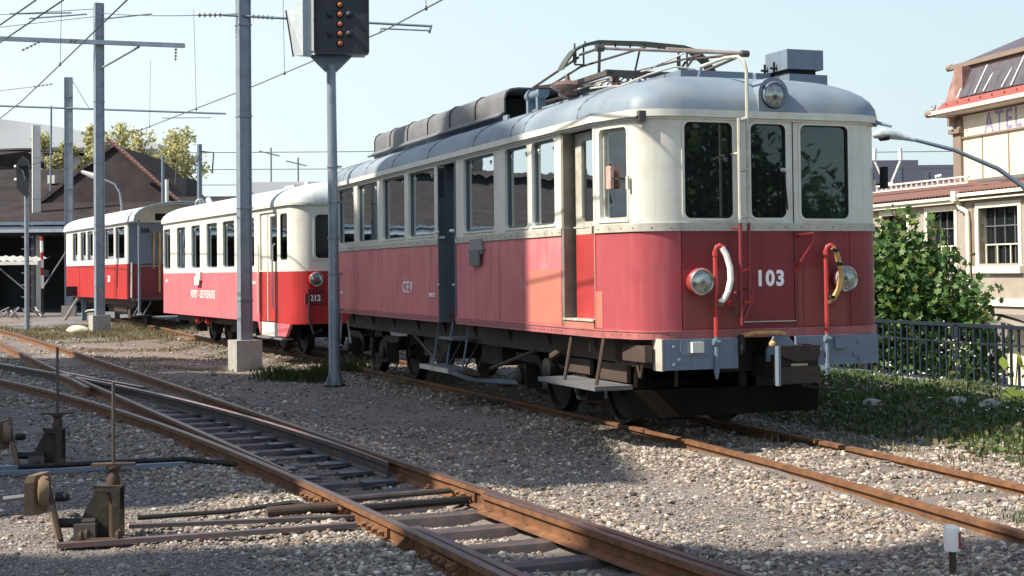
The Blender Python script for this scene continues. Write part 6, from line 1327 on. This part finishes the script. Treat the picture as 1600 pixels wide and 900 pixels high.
def tree(X, Y, z, H, blobs, nl, size, m, label, trunk_r=.12, lobes=False, branches=9, seedv=1, group=None, fill=.5):
    t = empty('tree', (X, Y, z), 0, label, 'tree', group); r_ = np.random.default_rng(seedv)
    tr = MB(); tr.tube([(0, 0, 0), (.05, .02, H * .3), (-.04, .05, H * .6), (.0, 0, H * .8)], [trunk_r, trunk_r * .8, trunk_r * .5, trunk_r * .2], 9); tk = tr.build('trunk', M['bark'], t, True)
    C = []; tot = sum(b[3] ** 3 for b in blobs)
    for bx, by, bz, br in blobs:
        lb = MB(); lb.tube([(0, 0, H * .22), (bx * .4, by * .4, bz * .6), (bx * .9, by * .9, bz)], [trunk_r * .45, trunk_r * .3, trunk_r * .1], 6); lb.build('limb', M['bark'], t, True)
        n = int(nl * br ** 3 / tot); 
        # clumps of leaves on the shell and inside
        nc = max(5, int(n / 16)); cd = r_.normal(0, 1, (nc, 3)); cd /= np.linalg.norm(cd, axis=1)[:, None]; cr = br * r_.uniform(.30, 1.12, nc) ** fill
        cc = cd * cr[:, None] * np.array([1, 1, .9]) + np.array([bx, by, bz]); idx = r_.integers(0, nc, n)
        C.append(cc[idx] + r_.normal(0, br * .16 + .03, (n, 3)))
        for q in cc[:14]: lb = MB(); lb.tube([(bx * .8, by * .8, bz * .95), tuple(q)], [trunk_r * .14, trunk_r * .04], 4); lb.build('twig', M['bark'], tk)
    C = np.concatenate(C); leafmesh('crown', C, r_.uniform(size * .6, size * 1.2, len(C)), m, t, lobes=lobes, nrm_bias=np.array([-.5, -.5, .7])); return t
tree(7.45, 27.0, -2.3, 4.9, [(-.4, 0, 3.6, 1.0), (.2, -.2, 3.1, 1.05), (.65, .1, 2.3, .9), (-.6, .2, 2.5, 1.0), (-.2, 0, 4.3, .55), (.55, 0, 3.95, .45), (1.0, -.1, 1.9, .6), (-1.1, .3, 3.4, .9), (-1.4, .4, 2.2, .9), (.1, -.3, 1.5, .9), (.9, 0, 1.1, .5), (-.2, 0, 4.85, .22), (.45, 0, 4.5, .22), (.95, 0, 3.3, .26), (1.3, -.1, 2.5, .28), (-.75, 0, 4.6, .2), (1.45, 0, 1.9, .2)], 13000, .118, M['leaf'], 'leafy green plane tree beside the front of the railcar', .13, True, seedv=3)
tree(10.2, 4.4, -1.0, 5.6, [(0, 0, 3.6, 1.4), (1.6, .3, 3.2, 1.4), (-1.4, -.3, 2.9, 1.3), (0, .6, 4.5, .8), (2.8, .5, 2.6, 1.3), (.2, 0, 2.0, 1.4), (1.9, 0, 1.9, 1.3)], 9000, .16, M['leaf'], 'green tree standing right of the photographer', .15, True, seedv=5)
for i, (x, y, h, sz, lab) in enumerate(((-22.0, 80, 9.9, 1.4, 'yellowing tree rising just behind the depot gable peak'), (-20.7, 82, 10.1, 1.5, 'tallest yellow green tree right of the gable peak'), (-19.4, 79, 9.2, 1.5, 'yellow green tree third from the gable peak'), (-18.6, 80, 8.2, 1.3, 'thin grey green tree at the right end of the yellow trees'), (-25.6, 80, 9.6, 1.0, 'bright yellow bush between the white mast and the grey mast'), (-23.8, 81, 10.2, .8, 'wispy tree directly left of the cross arm mast'))):
    r_ = np.random.default_rng(20 + i); bl = [(r_.normal(0, sz * .5), r_.normal(0, sz * .5), h * q, sz * (.95 - .45 * q)) for q in (.36, .45, .52, .6, .67, .74, .81, .88, .94)]
    tree(x, y, 0, h, bl, 5200 if i != 3 else 3000, .21, M['leafy'], lab, .16, seedv=40 + i, group='yellowing trees behind the depot', fill=.6)
def weeds(name, n, fp, hgt, m, lean=.35, wd=.006, label=None):
    C = fp(n); n = len(C); h = rng.uniform(.4, 1.1, n) * hgt; a = rng.uniform(0, 6.283, n); ln = rng.uniform(0, lean, n) * h
    base = np.c_[C[:, 0], C[:, 1], gz(C[:, 0], C[:, 1]) - .01]; w_ = wd * rng.uniform(.6, 1.5, n)
    d = np.c_[np.cos(a), np.sin(a), np.zeros(n)]; s_ = np.c_[-np.sin(a), np.cos(a), np.zeros(n)]
    V = np.stack([base - s_ * w_[:, None], base + s_ * w_[:, None], base + d * (ln * .4)[:, None] + s_ * (w_ * .8)[:, None] + np.c_[np.zeros((n, 2)), h * .6], base + d * ln[:, None] + np.c_[np.zeros((n, 2)), h], base + d * (ln * .4)[:, None] - s_ * (w_ * .8)[:, None] + np.c_[np.zeros((n, 2)), h * .6]], 1)
    k = 5; me = bpy.data.meshes.new(name); me.vertices.add(n * k); me.vertices.foreach_set('co', V.reshape(-1).astype(np.float32)); me.loops.add(n * k); me.loops.foreach_set('vertex_index', np.arange(n * k, dtype=np.int32)); me.polygons.add(n)
    me.polygons.foreach_set('loop_start', np.arange(0, n * k, k, dtype=np.int32)); me.polygons.foreach_set('loop_total', np.full(n, k, dtype=np.int32)); me.update(calc_edges=True)
    me.materials.append(m); o = bpy.data.objects.new(name, me); link(o); o['kind'] = 'stuff'; return o
def clump(x0, x1, y0, y1, dens=.5, cond=None, k=9, r=.12):
    def f(n):
        nc = max(1, n // k); X = rng.uniform(x0, x1, nc); Y = rng.uniform(y0, y1, nc)
        m_ = np.sin(X * 1.3 + Y * .7) + np.sin(Y * 1.9 - X * .8) > -dens
        if cond is not None: m_ &= cond(X, Y)
        X, Y = X[m_], Y[m_]; X = np.repeat(X, k) + rng.normal(0, r, len(X) * k); Y = np.repeat(Y, k) + rng.normal(0, r, len(Y) * k); return np.c_[X, Y]
    return f
offR = lambda X, Y: (X - rail_x('R1', Y) > .5) & (sid_dist(X, Y) < -.75)
weeds('dry_weeds', 60000, clump(-13, -3, 24, 37, .35, lambda X, Y: offR(X, Y) & (Y > 24.6 + .4 * np.sin(X * 3))), .055, M['weed'], wd=.007)
weeds('dry_weeds', 16000, clump(-14.5, -8, 34, 41, 1.5, lambda X, Y: (X - rail_x('R1', Y) > .3)), .11, M['weed'], wd=.008)
weeds('green_weeds', 1500, lambda n: np.concatenate([np.c_[rng.normal(a, c, n // 3), rng.normal(b, .28, n // 3)] for a, b, c in ((-3.62, 22.6, .20), (-3.05, 22.5, .12), (-2.7, 23.3, .3))]), .24, M['grass'], lean=.6, wd=.005)
weeds('green_weeds', 2500, clump(-3, 4, 13, 24, .1, lambda X, Y: (np.abs(sid_dist(X, Y) + .95) < .35), 16, .09), .10, M['grass'], wd=.006)
P_ = lambda X, Y: X * CX + Y * SY
weeds('bank_grass', 60000, clump(1.5, 9.5, 9, 26, 2, lambda X, Y: (P_(X, Y) > 8.1) & (P_(X, Y) < 11.3) , 10, .08), .12, M['grass'], wd=.007)
weeds('bank_grass', 9000, clump(2.4, 9, 10, 20, .4, lambda X, Y: (P_(X, Y) > 7.2) & (P_(X, Y) < 8.3), 12, .08), .09, M['weed'], wd=.005)
weeds('bank_grass', 3500, clump(2.0, 5, 12.5, 17, 2, lambda X, Y: (np.abs(P_(X, Y) - 7.0) < .14), 12, .05), .10, M['weed'], wd=.005)
weeds('bank_grass', 700, clump(2.9, 4, 8.3, 9.2, 2, lambda X, Y: P_(X, Y) > 6.1, 12, .08), .08, M['grass'], wd=.005)
def bankpts(n, p0, p1, y0, y1, z0, z1):
    X = rng.uniform(1, 10.5, n * 6); Y = rng.uniform(y0, y1, n * 6); p = P_(X, Y); k = (p > p0) & (p < p1); X, Y = X[k][:n], Y[k][:n]
    return np.c_[X, Y, gz(X, Y) + rng.uniform(z0, z1, len(X))]
C = bankpts(12000, 7.9, 11.4, 10, 27, 0, .10); leafmesh('bank_plants', C, rng.uniform(.03, .08, len(C)), M['grass'], kind='stuff', nrm_bias=np.array([0, -.3, 1.0]))
C = bankpts(260, 8.6, 12, 11, 19, .12, .30); leafmesh('white_blossoms', C, rng.uniform(.018, .035, len(C)), M['petal'], kind='stuff')
# individual tall plants on the bank
def plant(X, Y, h, label, n=26, flower=0, leafsz=.07, m='grass'):
    z = G(X, Y); t = empty('wild_plant', (X, Y, z), 0, label, 'plant', 'tall wild plants on the bank'); T0('stem', M['leaf'], t, [(0, 0, 0), (.02, 0, h * .5), (.05, .02, h)], .008, 5)
    C = np.c_[rng.normal(.02, .07, n), rng.normal(0, .07, n), rng.uniform(.08, h, n)]; leafmesh('leaf', C, rng.uniform(leafsz * .7, leafsz * 1.3, n), M[m], t, kind='stuff')
    if flower: C = np.c_[rng.normal(.04, .09, flower), rng.normal(0, .08, flower), rng.uniform(h * .6, h * 1.08, flower)]; leafmesh('blossom', C, rng.uniform(.02, .035, flower), M['petal'], t, kind='stuff')
M['limeleaf'] = island_mat('lime green leaves', [(.25, .30, .05), (.18, .26, .05), (.33, .33, .08)], .6, .35)
plant(4.66, 16.2, .75, 'tall spindly plant in front of the dark bank', 34); plant(5.15, 16.4, .62, 'plant with small white blossoms left of the lime leaved one', 26, 14); plant(5.55, 16.0, .55, 'plant with large lime coloured leaves', 9, 0, .14, 'limeleaf'); plant(5.75, 15.6, .42, 'low bushy plant with many white blossoms', 50, 60, .05); plant(6.2, 16.4, .42, 'white flowered plant at the right edge of the bank', 50, 60, .05); plant(6.35, 17.6, .55, 'plant near the foot of the railing at the right', 30, 8); plant(5.3, 17.6, .55, 'white blossoming plant before the railing', 26, 22)
plant(3.7, 14.6, .25, 'small dry plant at the far rail', 20, 3, .03, 'weed'); plant(4.2, 14.2, .22, 'small pale weed beside the rusty far rail', 18, 0, .03, 'weed')
mb = MB(); mb.tube([(6.25, 15.9, G(6.25, 15.9) - .1), (6.2, 15.85, G(6.25, 15.9) + .42)], [.022, .016], 7); tag(mb.build('wooden_stake', M['rust'], None, True), 'thin reddish stake on the bank at the right', 'stake')
# netting heaped on the bank
M['net'] = mat('faded blue green netting', (.06, .09, .095), .95, var=.3, scale=10, dirt=(.11, .13, .12), dirt_amt=.6, dscale=6, bump=.8, bscale=60)
mb = MB(); nx, ny = 46, 14; vs = []
for i in range(nx):
    for j in range(ny):
        t = 13.0 + i * .22; p = 11.3 + j * .115; X, Y = PT(p, t); u = j / (ny - 1); env = math.sin(math.pi * u) ** .6 * min(1, min(i, nx - 1 - i) / 4)
        vs.append((X, Y, G(X, Y) - .05 + env * (.17 + .05 * math.sin(i * .5 + j * .3) + .025 * math.sin(i * 1.1 - j * .6))))
mb.add(vs, [(i * ny + j, (i + 1) * ny + j, (i + 1) * ny + j + 1, i * ny + j + 1) for i in range(nx - 1) for j in range(ny - 1)]); tag(mb.build('heaped_netting', M['net'], None, True), 'faded blue green netting heaped along the foot of the railing', 'netting')
for i, (x, y, s) in enumerate(((5.05, 15.3, .11), (4.75, 15.5, .09), (3.9, 15.7, .10))):
    v0, f0 = ico(2); v = v0 * (1 + rng.uniform(-.15, .15, (len(v0), 1))) * np.array([s * 1.3, s, s * .7]); mb = MB(); mb.add((v + np.array([x, y, G(x, y) + s * .4])).tolist(), f0.tolist()); tag(mb.build('field_stone', M['concrete'], None, True), ('largest grey stone among the bank plants', 'middle grey stone among the bank plants', 'grey stone in the dark grass by the train')[i], 'stone')
v0, f0 = ico(2); mb = MB(); v = v0 * (1 + rng.uniform(-.12, .12, (len(v0), 1))) * np.array([.28, .2, .13]); mb.add((v + np.array([-11.15, 36.9, G(-11, 37) + .08])).tolist(), f0.tolist()); tag(mb.build('field_stone', M['brickcream'], None, True), 'pale boulder beside the concrete foot of the cross arm mast', 'stone')
